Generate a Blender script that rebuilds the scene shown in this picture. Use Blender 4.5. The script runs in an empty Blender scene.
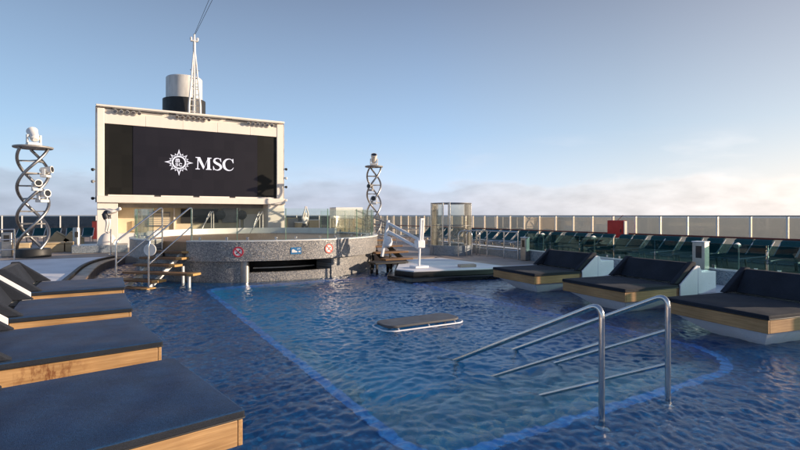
import bpy, bmesh, math, random
import numpy as np
from mathutils import Vector, Matrix
random.seed(7)
R = math.radians
PI = math.pi
scene = bpy.context.scene
col = scene.collection

# ------------------------------------------------------------------ camera
YAW = R(30.3)
cam_d = bpy.data.cameras.new('camera')
cam = bpy.data.objects.new('camera', cam_d)
col.objects.link(cam)
cam.location = (0, 0, 1.75)
cam.rotation_euler = (R(90), 0, -YAW)
cam_d.sensor_width = 36
cam_d.lens = 36 * 496 / 800
cam_d.shift_y = -10 / 800
cam_d.clip_start = 0.05
cam_d.clip_end = 90000
scene.camera = cam

# ------------------------------------------------------------------ sky, sun, exposure
SUN_EL = R(11.0)
SUN_AZ = math.atan2(0.868, -0.497)          # clockwise from +Y
sun_dir = Vector((math.sin(SUN_AZ) * math.cos(SUN_EL), math.cos(SUN_AZ) * math.cos(SUN_EL), math.sin(SUN_EL)))

world = bpy.data.worlds.new('World')
scene.world = world
world.use_nodes = True
wt = world.node_tree
wt.nodes.clear()


def N(t, typ, **kw):
    n = t.nodes.new(typ)
    for k, v in kw.items():
        setattr(n, k, v)
    return n


def L(t, a, b):
    t.links.new(a, b)


def math_node(t, op, a, b=None, c=None, clamp=False):
    n = t.nodes.new('ShaderNodeMath')
    n.operation = op
    n.use_clamp = clamp
    for i, v in enumerate((a, b, c)):
        if v is None:
            continue
        if isinstance(v, (int, float)):
            n.inputs[i].default_value = v
        else:
            t.links.new(v, n.inputs[i])
    return n.outputs[0]


def mix_col(t, fac, a, b, blend='MIX'):
    n = t.nodes.new('ShaderNodeMix')
    n.data_type = 'RGBA'
    n.blend_type = blend
    for i, v in ((0, fac), (6, a), (7, b)):
        if isinstance(v, (int, float)):
            n.inputs[i].default_value = v
        elif isinstance(v, tuple):
            n.inputs[i].default_value = v if len(v) == 4 else (*v, 1)
        else:
            t.links.new(v, n.inputs[i])
    return n.outputs[2]


def ramp(t, fac, stops, interp='LINEAR'):
    n = t.nodes.new('ShaderNodeValToRGB')
    cr = n.color_ramp
    cr.interpolation = interp
    while len(cr.elements) < len(stops):
        cr.elements.new(0.5)
    for e, (p, c) in zip(cr.elements, stops):
        e.position = p
        e.color = (c, c, c, 1) if isinstance(c, (int, float)) else (*c, 1)
    t.links.new(fac, n.inputs[0])
    return n.outputs[0]


sky = N(wt, 'ShaderNodeTexSky', sky_type='NISHITA', sun_disc=False)
sky.sun_elevation = SUN_EL
sky.sun_rotation = SUN_AZ
sky.altitude = 0
sky.air_density = 1.0
sky.dust_density = 0.35
sky.ozone_density = 2.2
tc = N(wt, 'ShaderNodeTexCoord')
sx = N(wt, 'ShaderNodeSeparateXYZ')
L(wt, tc.outputs['Generated'], sx.inputs[0])
mp = N(wt, 'ShaderNodeMapping')
mp.inputs['Scale'].default_value = (8.0, 8.0, 22.0)
L(wt, tc.outputs['Generated'], mp.inputs[0])
n1 = N(wt, 'ShaderNodeTexNoise')
n1.inputs['Scale'].default_value = 1.0
n1.inputs['Detail'].default_value = 7
n1.inputs['Roughness'].default_value = 0.55
L(wt, mp.outputs[0], n1.inputs['Vector'])
mp2 = N(wt, 'ShaderNodeMapping')
mp2.inputs['Scale'].default_value = (2.2, 2.2, 5.0)
mp2.inputs['Location'].default_value = (3.1, 1.7, 0.4)
L(wt, tc.outputs['Generated'], mp2.inputs[0])
n2 = N(wt, 'ShaderNodeTexNoise')
n2.inputs['Scale'].default_value = 1.0
n2.inputs['Detail'].default_value = 2
L(wt, mp2.outputs[0], n2.inputs['Vector'])
# how deep under the cloud bank's uneven top edge this direction lies
top = math_node(wt, 'MULTIPLY_ADD', n2.outputs['Fac'], 0.07, 0.040)
depth = math_node(wt, 'SUBTRACT', top, sx.outputs['Z'])
dn = math_node(wt, 'MULTIPLY_ADD', math_node(wt, 'SUBTRACT', n1.outputs['Fac'], 0.5), 0.06, depth)
bank = ramp(wt, math_node(wt, 'MULTIPLY', dn, 20.0, clamp=True), [(0.0, 0.0), (0.35, 0.6), (1.0, 0.88)], 'EASE')
# colour of the bank: grey lavender, warmer towards the sun
dp = N(wt, 'ShaderNodeVectorMath', operation='DOT_PRODUCT')
L(wt, tc.outputs['Generated'], dp.inputs[0])
dp.inputs[1].default_value = sun_dir
sunward = math_node(wt, 'MULTIPLY_ADD', dp.outputs['Value'], 0.62, 0.38, clamp=True)
bank_c = ramp(wt, sunward, [(0.0, (2.3, 2.6, 3.2)), (0.4, (2.9, 3.05, 3.6)), (0.62, (4.3, 4.15, 4.2)), (1.0, (7.8, 6.7, 5.7))])
n3 = N(wt, 'ShaderNodeTexNoise')
n3.inputs['Scale'].default_value = 2.1
n3.inputs['Detail'].default_value = 6
L(wt, mp.outputs[0], n3.inputs['Vector'])
shade = ramp(wt, n3.outputs['Fac'], [(0.3, 0.86), (0.7, 1.14)])
bank_c = mix_col(wt, 1.0, bank_c, shade, 'MULTIPLY')
edge = ramp(wt, math_node(wt, 'MULTIPLY', dn, 30.0, clamp=True), [(0.0, 1.25), (0.5, 1.0)])
bank_c = mix_col(wt, 1.0, bank_c, edge, 'MULTIPLY')
# thin high haze that pales the lower sky evenly all round
elev = math_node(wt, 'MAXIMUM', sx.outputs['Z'], 0.0)
haze_f = ramp(wt, elev, [(0.0, 0.85), (0.12, 0.7), (0.3, 0.66), (0.45, 0.64), (0.7, 0.52), (1.0, 0.5)])
haze_c = ramp(wt, sunward, [(0.0, (3.0, 3.9, 5.2)), (0.45, (3.6, 4.5, 6.0)), (0.66, (4.35, 4.5, 5.0)), (1.0, (7.4, 5.7, 4.5))])
haze_h = ramp(wt, elev, [(0.0, (1, 1, 1)), (0.07, (0.92, 0.93, 0.96)), (0.16, (0.69, 0.78, 0.86)), (0.40, (0.37, 0.365, 0.40)), (0.6, (0.25, 0.29, 0.42)), (1.0, (0.18, 0.24, 0.40))])
haze_c = mix_col(wt, 1.0, haze_c, haze_h, 'MULTIPLY')
base_sky = mix_col(wt, haze_f, sky.outputs[0], haze_c)
# a few loose puffs above the bank
mp4 = N(wt, 'ShaderNodeMapping')
mp4.inputs['Scale'].default_value = (3.4, 3.4, 15.0)
mp4.inputs['Location'].default_value = (9.4, 6.2, 1.1)
L(wt, tc.outputs['Generated'], mp4.inputs[0])
n4 = N(wt, 'ShaderNodeTexNoise')
n4.inputs['Scale'].default_value = 1.0
n4.inputs['Detail'].default_value = 7
L(wt, mp4.outputs[0], n4.inputs['Vector'])
puff = math_node(wt, 'MULTIPLY', ramp(wt, n4.outputs['Fac'], [(0.53, 0.0), (0.68, 0.28)]), ramp(wt, elev, [(0.02, 0.0), (0.05, 1.0), (0.115, 1.0), (0.155, 0.0)]))
base_sky = mix_col(wt, puff, base_sky, bank_c)
skyc = mix_col(wt, bank, base_sky, bank_c)
bg = N(wt, 'ShaderNodeBackground')
bg.inputs['Strength'].default_value = 0.10
L(wt, skyc, bg.inputs['Color'])
wo = N(wt, 'ShaderNodeOutputWorld')
L(wt, bg.outputs[0], wo.inputs['Surface'])

sl = bpy.data.lights.new('sun', 'SUN')
sl.energy = 3.8
sl.angle = R(0.6)
sl.color = (1.0, 0.80, 0.60)
so = bpy.data.objects.new('sun', sl)
col.objects.link(so)
so.rotation_euler = sun_dir.to_track_quat('Z', 'Y').to_euler()

vs = scene.view_settings
vs.view_transform = 'Standard'
vs.look = 'None'
vs.gamma = 1.0
vs.exposure = 0.97
vs.use_curve_mapping = False
scene.cycles.use_denoising = True
scene.cycles.max_bounces = 10
scene.cycles.transparent_max_bounces = 24
scene.cycles.sample_clamp_indirect = 6

# ------------------------------------------------------------------ materials


def new_mat(name):
    m = bpy.data.materials.new(name)
    m.use_nodes = True
    t = m.node_tree
    b = t.nodes['Principled BSDF']
    return m, t, b


def setb(b, col_=None, rough=None, metal=None, spec=None, **kw):
    if col_ is not None:
        b.inputs['Base Color'].default_value = (*col_, 1)
    if rough is not None:
        b.inputs['Roughness'].default_value = rough
    if metal is not None:
        b.inputs['Metallic'].default_value = metal
    if spec is not None:
        b.inputs['Specular IOR Level'].default_value = spec
    for k, v in kw.items():
        b.inputs[k].default_value = v


def obj_noise(t, scale, detail=4, rough=0.55, sc=(1, 1, 1)):
    c = N(t, 'ShaderNodeTexCoord')
    m = N(t, 'ShaderNodeMapping')
    m.inputs['Scale'].default_value = sc
    L(t, c.outputs['Object'], m.inputs[0])
    n = N(t, 'ShaderNodeTexNoise')
    n.inputs['Scale'].default_value = scale
    n.inputs['Detail'].default_value = detail
    n.inputs['Roughness'].default_value = rough
    L(t, m.outputs[0], n.inputs['Vector'])
    return n.outputs['Fac']


def add_bump(t, b, h, strength=0.2, dist=0.01):
    n = N(t, 'ShaderNodeBump')
    n.inputs['Strength'].default_value = strength
    n.inputs['Distance'].default_value = dist
    L(t, h, n.inputs['Height'])
    L(t, n.outputs[0], b.inputs['Normal'])


def mat_paint(name, c, rough=0.4, var=0.12, scale=3.0, metal=0.0, spec=0.5, streak=False):
    m, t, b = new_mat(name)
    setb(b, c, rough, metal, spec)
    f = obj_noise(t, scale, 6, 0.6, (1, 1, 0.25) if streak else (1, 1, 1))
    v = ramp(t, f, [(0.3, tuple(x * (1 - var) for x in c)), (0.72, tuple(min(1, x * (1 + var * 0.5)) for x in c))])
    L(t, v, b.inputs['Base Color'])
    r = ramp(t, f, [(0.3, min(1, rough + 0.08)), (0.7, max(0.02, rough - 0.06))])
    L(t, r, b.inputs['Roughness'])
    return m


def mat_wood(name, axis, c0=(0.28, 0.155, 0.065), c1=(0.52, 0.33, 0.16), stain=None, rough=0.5):
    m, t, b = new_mat(name)
    sc = {'x': (1.2, 26, 26), 'y': (26, 1.2, 26)}[axis]
    f = obj_noise(t, 1.6, 7, 0.6, sc)
    c = ramp(t, f, [(0.28, c0), (0.52, tuple((p + q) / 2 for p, q in zip(c0, c1))), (0.75, c1)])
    g = obj_noise(t, 2.2, 3, 0.5)
    c = mix_col(t, 1.0, c, ramp(t, g, [(0.3, (0.78, 0.76, 0.74)), (0.7, (1.1, 1.08, 1.05))]), 'MULTIPLY')
    if stain:
        tcn = N(t, 'ShaderNodeTexCoord')
        d = N(t, 'ShaderNodeVectorMath', operation='DISTANCE')
        d.inputs[1].default_value = stain
        L(t, tcn.outputs['Object'], d.inputs[0])
        near = ramp(t, d.outputs['Value'], [(0.05, 1.0), (0.34, 0.0)])
        s = obj_noise(t, 22, 5, 0.7, (1, 1, 0.4))
        mask = math_node(t, 'MULTIPLY', near, ramp(t, s, [(0.48, 0.0), (0.6, 1.0)]))
        c = mix_col(t, math_node(t, 'MULTIPLY', mask, 0.85), c, (0.13, 0.035, 0.012))
    L(t, c, b.inputs['Base Color'])
    setb(b, rough=rough, spec=0.35)
    add_bump(t, b, f, 0.25, 0.004)
    return m


def mat_fabric(name, c, sheen=0.25):
    m, t, b = new_mat(name)
    tcn = N(t, 'ShaderNodeTexCoord')
    w1 = N(t, 'ShaderNodeTexNoise')
    mpn = N(t, 'ShaderNodeMapping')
    mpn.inputs['Scale'].default_value = (60, 320, 320)
    L(t, tcn.outputs['Object'], mpn.inputs[0])
    w1.inputs['Scale'].default_value = 1
    w1.inputs['Detail'].default_value = 2
    L(t, mpn.outputs[0], w1.inputs['Vector'])
    w2 = N(t, 'ShaderNodeTexNoise')
    mpn2 = N(t, 'ShaderNodeMapping')
    mpn2.inputs['Scale'].default_value = (320, 60, 320)
    L(t, tcn.outputs['Object'], mpn2.inputs[0])
    w2.inputs['Scale'].default_value = 1
    w2.inputs['Detail'].default_value = 2
    L(t, mpn2.outputs[0], w2.inputs['Vector'])
    h = math_node(t, 'ADD', w1.outputs['Fac'], w2.outputs['Fac'])
    big = obj_noise(t, 3.5, 5, 0.6)
    cc = ramp(t, math_node(t, 'MULTIPLY', h, 0.5), [(0.32, tuple(x * 0.5 for x in c)), (0.68, tuple(x * 1.6 for x in c))])
    cc = mix_col(t, 1.0, cc, ramp(t, big, [(0.3, 0.8), (0.7, 1.2)]), 'MULTIPLY')
    L(t, cc, b.inputs['Base Color'])
    setb(b, rough=0.8, spec=0.18)
    b.inputs['Sheen Weight'].default_value = sheen
    b.inputs['Sheen Roughness'].default_value = 0.4
    hb = math_node(t, 'ADD', math_node(t, 'MULTIPLY', h, 0.35), math_node(t, 'MULTIPLY', big, 2.0))
    add_bump(t, b, hb, 0.5, 0.006)
    return m


def mat_mosaic(name, cols, scale=38.0, rough=0.28, grout=(0.3, 0.29, 0.28), tilt=0.12, spec=0.5, drum=None):
    """small square glass tiles: one random colour and tilt for each cell"""
    m, t, b = new_mat(name)
    tcn = N(t, 'ShaderNodeTexCoord')
    v = N(t, 'ShaderNodeTexVoronoi', distance='CHEBYCHEV', feature='F1')
    v.inputs['Scale'].default_value = scale
    v.inputs['Randomness'].default_value = 0.12
    if drum:
        # rows of square tiles wrapped round the drum's axis
        v.voronoi_dimensions = '2D'
        v.inputs['Randomness'].default_value = 0.05
        sp_ = N(t, 'ShaderNodeSeparateXYZ')
        L(t, tcn.outputs['Object'], sp_.inputs[0])
        ang = math_node(t, 'MULTIPLY', math_node(t, 'ARCTAN2', sp_.outputs['Y'], sp_.outputs['X']), drum)
        cb = N(t, 'ShaderNodeCombineXYZ')
        L(t, ang, cb.inputs[0])
        L(t, sp_.outputs['Z'], cb.inputs[1])
        L(t, cb.outputs[0], v.inputs['Vector'])
    else:
        L(t, tcn.outputs['Object'], v.inputs['Vector'])
    wn = N(t, 'ShaderNodeSeparateColor')
    L(t, v.outputs['Color'], wn.inputs[0])
    n = len(cols)
    c = ramp(t, wn.outputs[0], [(i / n, cc) for i, cc in enumerate(cols)], 'CONSTANT')
    gm = ramp(t, v.outputs['Distance'], [(0.42, 0.0), (0.47, 1.0)])
    c = mix_col(t, gm, c, grout)
    big = obj_noise(t, 1.4, 4)
    c = mix_col(t, 1.0, c, ramp(t, big, [(0.3, 0.85), (0.7, 1.1)]), 'MULTIPLY')
    L(t, c, b.inputs['Base Color'])
    setb(b, rough=rough, spec=spec)
    # each tile leans its own way
    sub = N(t, 'ShaderNodeVectorMath', operation='SUBTRACT')
    L(t, v.outputs['Color'], sub.inputs[0])
    sub.inputs[1].default_value = (0.5, 0.5, 0.5)
    scl = N(t, 'ShaderNodeVectorMath', operation='SCALE')
    L(t, sub.outputs[0], scl.inputs[0])
    scl.inputs['Scale'].default_value = tilt * 2
    g = N(t, 'ShaderNodeNewGeometry')
    add = N(t, 'ShaderNodeVectorMath', operation='ADD')
    L(t, g.outputs['Normal'], add.inputs[0])
    L(t, scl.outputs[0], add.inputs[1])
    nrm = N(t, 'ShaderNodeVectorMath', operation='NORMALIZE')
    L(t, add.outputs[0], nrm.inputs[0])
    L(t, nrm.outputs[0], b.inputs['Normal'])
    return m


def mat_glass(name, tint, refl=0.9, haze=0.0, hazec=(0.6, 0.55, 0.5), rough=0.0):
    m = bpy.data.materials.new(name)
    m.use_nodes = True
    t = m.node_tree
    t.nodes.clear()
    tr = N(t, 'ShaderNodeBsdfTransparent')
    tr.inputs[0].default_value = (*tint, 1)
    gl = N(t, 'ShaderNodeBsdfGlossy')
    gl.inputs['Roughness'].default_value = rough
    fr = N(t, 'ShaderNodeFresnel')
    fr.inputs['IOR'].default_value = 1.5
    f = math_node(t, 'MULTIPLY', fr.outputs[0], refl, clamp=True)
    mx = N(t, 'ShaderNodeMixShader')
    L(t, f, mx.inputs[0])
    L(t, tr.outputs[0], mx.inputs[1])
    L(t, gl.outputs[0], mx.inputs[2])
    out = N(t, 'ShaderNodeOutputMaterial')
    last = mx.outputs[0]
    if haze > 0:
        # salt film on the pane
        df = N(t, 'ShaderNodeBsdfDiffuse')
        df.inputs[0].default_value = (*hazec, 1)
        tl = N(t, 'ShaderNodeBsdfTranslucent')
        tl.inputs[0].default_value = (*hazec, 1)
        m2 = N(t, 'ShaderNodeMixShader')
        m2.inputs[0].default_value = 0.6
        L(t, df.outputs[0], m2.inputs[1])
        L(t, tl.outputs[0], m2.inputs[2])
        m3 = N(t, 'ShaderNodeMixShader')
        s = obj_noise(t, 2.2, 6, 0.65, (1, 1, 0.6))
        hz = ramp(t, s, [(0.3, haze * 0.6), (0.7, min(1, haze * 1.4))])
        L(t, hz, m3.inputs[0])
        L(t, last, m3.inputs[1])
        L(t, m2.outputs[0], m3.inputs[2])
        last = m3.outputs[0]
    L(t, last, out.inputs['Surface'])
    return m


def mat_emit(name, c, strength, base=(0.8, 0.8, 0.8)):
    m, t, b = new_mat(name)
    setb(b, base, 0.4)
    b.inputs['Emission Color'].default_value = (*c, 1)
    b.inputs['Emission Strength'].default_value = strength
    return m


M = {}
M['wood_x'] = mat_wood('teak_lengthwise', 'x')
M['wood_y'] = mat_wood('teak_crosswise', 'y')
M['wood_stained'] = mat_wood('teak_stained', 'x', stain=(0.95, 1.58, 0.26))
M['tread'] = mat_wood('tread_teak', 'x', (0.10, 0.055, 0.03), (0.30, 0.17, 0.08), rough=0.42)
M['sunlit_tread_end'] = mat_wood('sunlit_end_teak', 'y', (0.34, 0.20, 0.07), (0.56, 0.36, 0.14), rough=0.5)  # low sun on the tread ends put into the wood colour
M['stage_wood'] = mat_wood('stage_teak', 'x', (0.26, 0.15, 0.08), (0.42, 0.27, 0.16))
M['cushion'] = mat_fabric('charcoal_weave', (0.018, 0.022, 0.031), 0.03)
M['cushion_skylit'] = mat_fabric('skylit_weave', (0.013, 0.045, 0.110), 0.03)  # same fabric, the sky's blue reflection mixed into its colour
M['dark_frame'] = mat_paint('dark_frame', (0.018, 0.019, 0.022), 0.5)
M['white_gel'] = mat_paint('white_gelcoat', (0.80, 0.80, 0.81), 0.3, 0.08)
M['white_paint'] = mat_paint('white_paint', (0.74, 0.73, 0.70), 0.42, 0.10)
M['cream'] = mat_paint('cream_panel', (0.80, 0.735, 0.655), 0.5, 0.09, 1.4, streak=True)
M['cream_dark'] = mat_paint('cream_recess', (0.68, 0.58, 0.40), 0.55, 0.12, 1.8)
M['funnel_white'] = mat_paint('funnel_white', (0.72, 0.70, 0.66), 0.45, 0.3, 1.8, streak=True)
M['grey_metal'] = mat_paint('grey_metal', (0.26, 0.25, 0.24), 0.45, 0.2, 5)
M['black'] = mat_paint('black_matt', (0.012, 0.013, 0.015), 0.55, 0.2)
M['black_gloss'] = mat_paint('black_gloss', (0.014, 0.016, 0.02), 0.2, 0.2)
M['slab_grey'] = mat_paint('slab_grey', (0.085, 0.085, 0.09), 0.5, 0.2, 5)
M['steel'] = mat_paint('stainless_steel', (0.62, 0.61, 0.60), 0.16, 0.06, 9, metal=1.0)
M['steel_dull'] = mat_paint('brushed_steel', (0.36, 0.35, 0.34), 0.38, 0.12, 9, metal=1.0)
M['deck_white'] = mat_paint('deck_white', (0.80, 0.79, 0.80), 0.55, 0.16, 1.1)
M['deck_tan'] = mat_paint('deck_tan', (0.40, 0.32, 0.26), 0.6, 0.2, 1.6)
M['deck_dark'] = mat_paint('deck_blue_grey', (0.11, 0.14, 0.15), 0.6, 0.2, 1.6)
M['coping'] = mat_paint('coping_resin', (0.17, 0.12, 0.095), 0.4, 0.2, 2.5)
M['hull'] = mat_paint('hull_white', (0.7, 0.7, 0.7), 0.4, 0.1, 0.2)
M['red'] = mat_paint('red_box', (0.55, 0.018, 0.02), 0.38, 0.12)
M['red_rail'] = mat_paint('varnished_rail', (0.17, 0.035, 0.02), 0.35, 0.2)
M['red_dark'] = mat_paint('dark_red', (0.13, 0.012, 0.014), 0.5, 0.15)
M['sign_red'] = mat_paint('sign_red', (0.55, 0.03, 0.06), 0.45, 0.05)
M['sign_white'] = mat_paint('sign_white', (0.75, 0.72, 0.70), 0.5, 0.05)
M['sign_blue'] = mat_paint('sign_blue', (0.02, 0.16, 0.36), 0.45, 0.05)
M['beige'] = mat_paint('beige_fabric', (0.48, 0.37, 0.22), 0.75, 0.18, 3)
M['teal_sling'] = mat_fabric('dark_sling', (0.014, 0.066, 0.074), 0.02)
M['statue'] = mat_paint('statue_white', (0.68, 0.64, 0.60), 0.5, 0.1)
M['navy'] = mat_paint('statue_trunks', (0.02, 0.024, 0.035), 0.5, 0.1)
M['glass_stage'] = mat_glass('glass_stage', (0.92, 0.955, 0.93), 0.38, 0.02, (0.6, 0.64, 0.56))
M['glass_edge'] = mat_paint('glass_edge_green', (0.16, 0.30, 0.22), 0.15, 0.1)
M['glass_wind'] = mat_glass('glass_windscreen', (0.91, 0.86, 0.78), 0.4, 0.035, (0.60, 0.55, 0.48))
M['glass_dark'] = mat_glass('glass_smoked', (0.30, 0.34, 0.38), 0.6, 0.05, (0.3, 0.32, 0.35))
M['glass_teal'] = mat_glass('glass_teal', (0.34, 0.49, 0.52), 0.45, 0.02, (0.012, 0.10, 0.13))
M['glass_shower'] = mat_glass('glass_shower', (0.94, 0.95, 0.93), 0.9, 0.06, (0.7, 0.66, 0.58))
M['mosaic_grey'] = mat_mosaic('mosaic_grey', [(0.14, 0.145, 0.16), (0.30, 0.29, 0.28), (0.22, 0.22, 0.225), (0.38, 0.36, 0.335),
                                             (0.26, 0.255, 0.25), (0.17, 0.175, 0.185), (0.44, 0.41, 0.37)], 54.0, 0.2, (0.2, 0.195, 0.19), 0.12, drum=3.8)
M['mosaic_wall'] = mat_mosaic('mosaic_wall', [(0.14, 0.18, 0.22), (0.26, 0.30, 0.34), (0.19, 0.23, 0.27), (0.34, 0.38, 0.42), (0.10, 0.14, 0.18)],
                              58.0, 0.3, (0.26, 0.28, 0.3), 0.1)
M['tile_navy'] = mat_mosaic('tile_navy', [(0.002, 0.09, 0.25), (0.003, 0.12, 0.32), (0.004, 0.15, 0.38), (0.002, 0.10, 0.27), (0.005, 0.17, 0.42)],
                            26.0, 0.4, (0.006, 0.07, 0.22), 0.05)
M['tile_pool'] = mat_mosaic('tile_pool', [(0.005, 0.27, 0.54), (0.008, 0.34, 0.64), (0.015, 0.42, 0.72), (0.006, 0.30, 0.58)],
                            20.0, 0.4, (0.02, 0.18, 0.36), 0.05)
M['tile_band'] = mat_mosaic('tile_band', [(0.03, 0.20, 0.62), (0.05, 0.27, 0.74), (0.04, 0.23, 0.66), (0.08, 0.34, 0.8)], 26.0, 0.35, (0.08, 0.26, 0.6), 0.05)
M['tile_tan'] = mat_mosaic('tile_tan', [(0.02, 0.24, 0.44), (0.16, 0.34, 0.44), (0.015, 0.22, 0.44), (0.40, 0.44, 0.44), (0.02, 0.20, 0.40)],
                           26.0, 0.4, (0.08, 0.22, 0.34), 0.05)
M['logo'] = mat_emit('screen_light', (0.80, 0.80, 0.93), 0.42, (0.3, 0.3, 0.32))


def make_screen_mat(name, c, rough, em):
    m, t, b = new_mat(name)
    setb(b, c, rough, spec=0.2)
    tcn = N(t, 'ShaderNodeTexCoord')
    v = N(t, 'ShaderNodeTexVoronoi', distance='CHEBYCHEV')
    v.inputs['Scale'].default_value = 2.0
    v.inputs['Randomness'].default_value = 0.0
    L(t, tcn.outputs['Object'], v.inputs['Vector'])
    s = N(t, 'ShaderNodeSeparateColor')
    L(t, v.outputs['Color'], s.inputs[0])
    cc = ramp(t, s.outputs[0], [(0, tuple(x * 0.72 for x in c)), (1, tuple(x * 1.28 for x in c))])
    L(t, cc, b.inputs['Base Color'])
    b.inputs['Emission Color'].default_value = (*em, 1)
    b.inputs['Emission Strength'].default_value = 1.0
    return m


M['screen_on'] = make_screen_mat('display_on', (0.006, 0.0055, 0.0068), 0.5, (0.0045, 0.0040, 0.0070))
M['screen_off'] = make_screen_mat('display_side', (0.010, 0.0098, 0.0085), 0.5, (0, 0, 0))

# pool water
wm, wtree, wb = new_mat('pool_water')
setb(wb, (0.55, 0.88, 1.0), 0.01)
wb.inputs['IOR'].default_value = 1.33
wb.inputs['Transmission Weight'].default_value = 1.0
hn = obj_noise(wtree, 24.0, 4, 0.6, (1.0, 1.4, 1.0))
hn2 = obj_noise(wtree, 50.0, 2, 0.5, (1.0, 1.5, 1.0))
add_bump(wtree, wb, math_node(wtree, 'MULTIPLY_ADD', hn2, 0.3, hn), 0.5, 0.008)
M['water'] = wm

# open sea
sm, st, sb = new_mat('sea_water')
setb(sb, (0.035, 0.055, 0.075), 0.32)
sb.inputs['IOR'].default_value = 1.33
sn = obj_noise(st, 0.02, 8, 0.65)
sn2 = obj_noise(st, 0.0011, 5, 0.6)
L(st, ramp(st, sn2, [(0.3, (0.03, 0.05, 0.07)), (0.7, (0.06, 0.08, 0.10))]), sb.inputs['Base Color'])
add_bump(st, sb, sn, 0.6, 6.0)
M['sea'] = sm

# ------------------------------------------------------------------ mesh helpers


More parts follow.
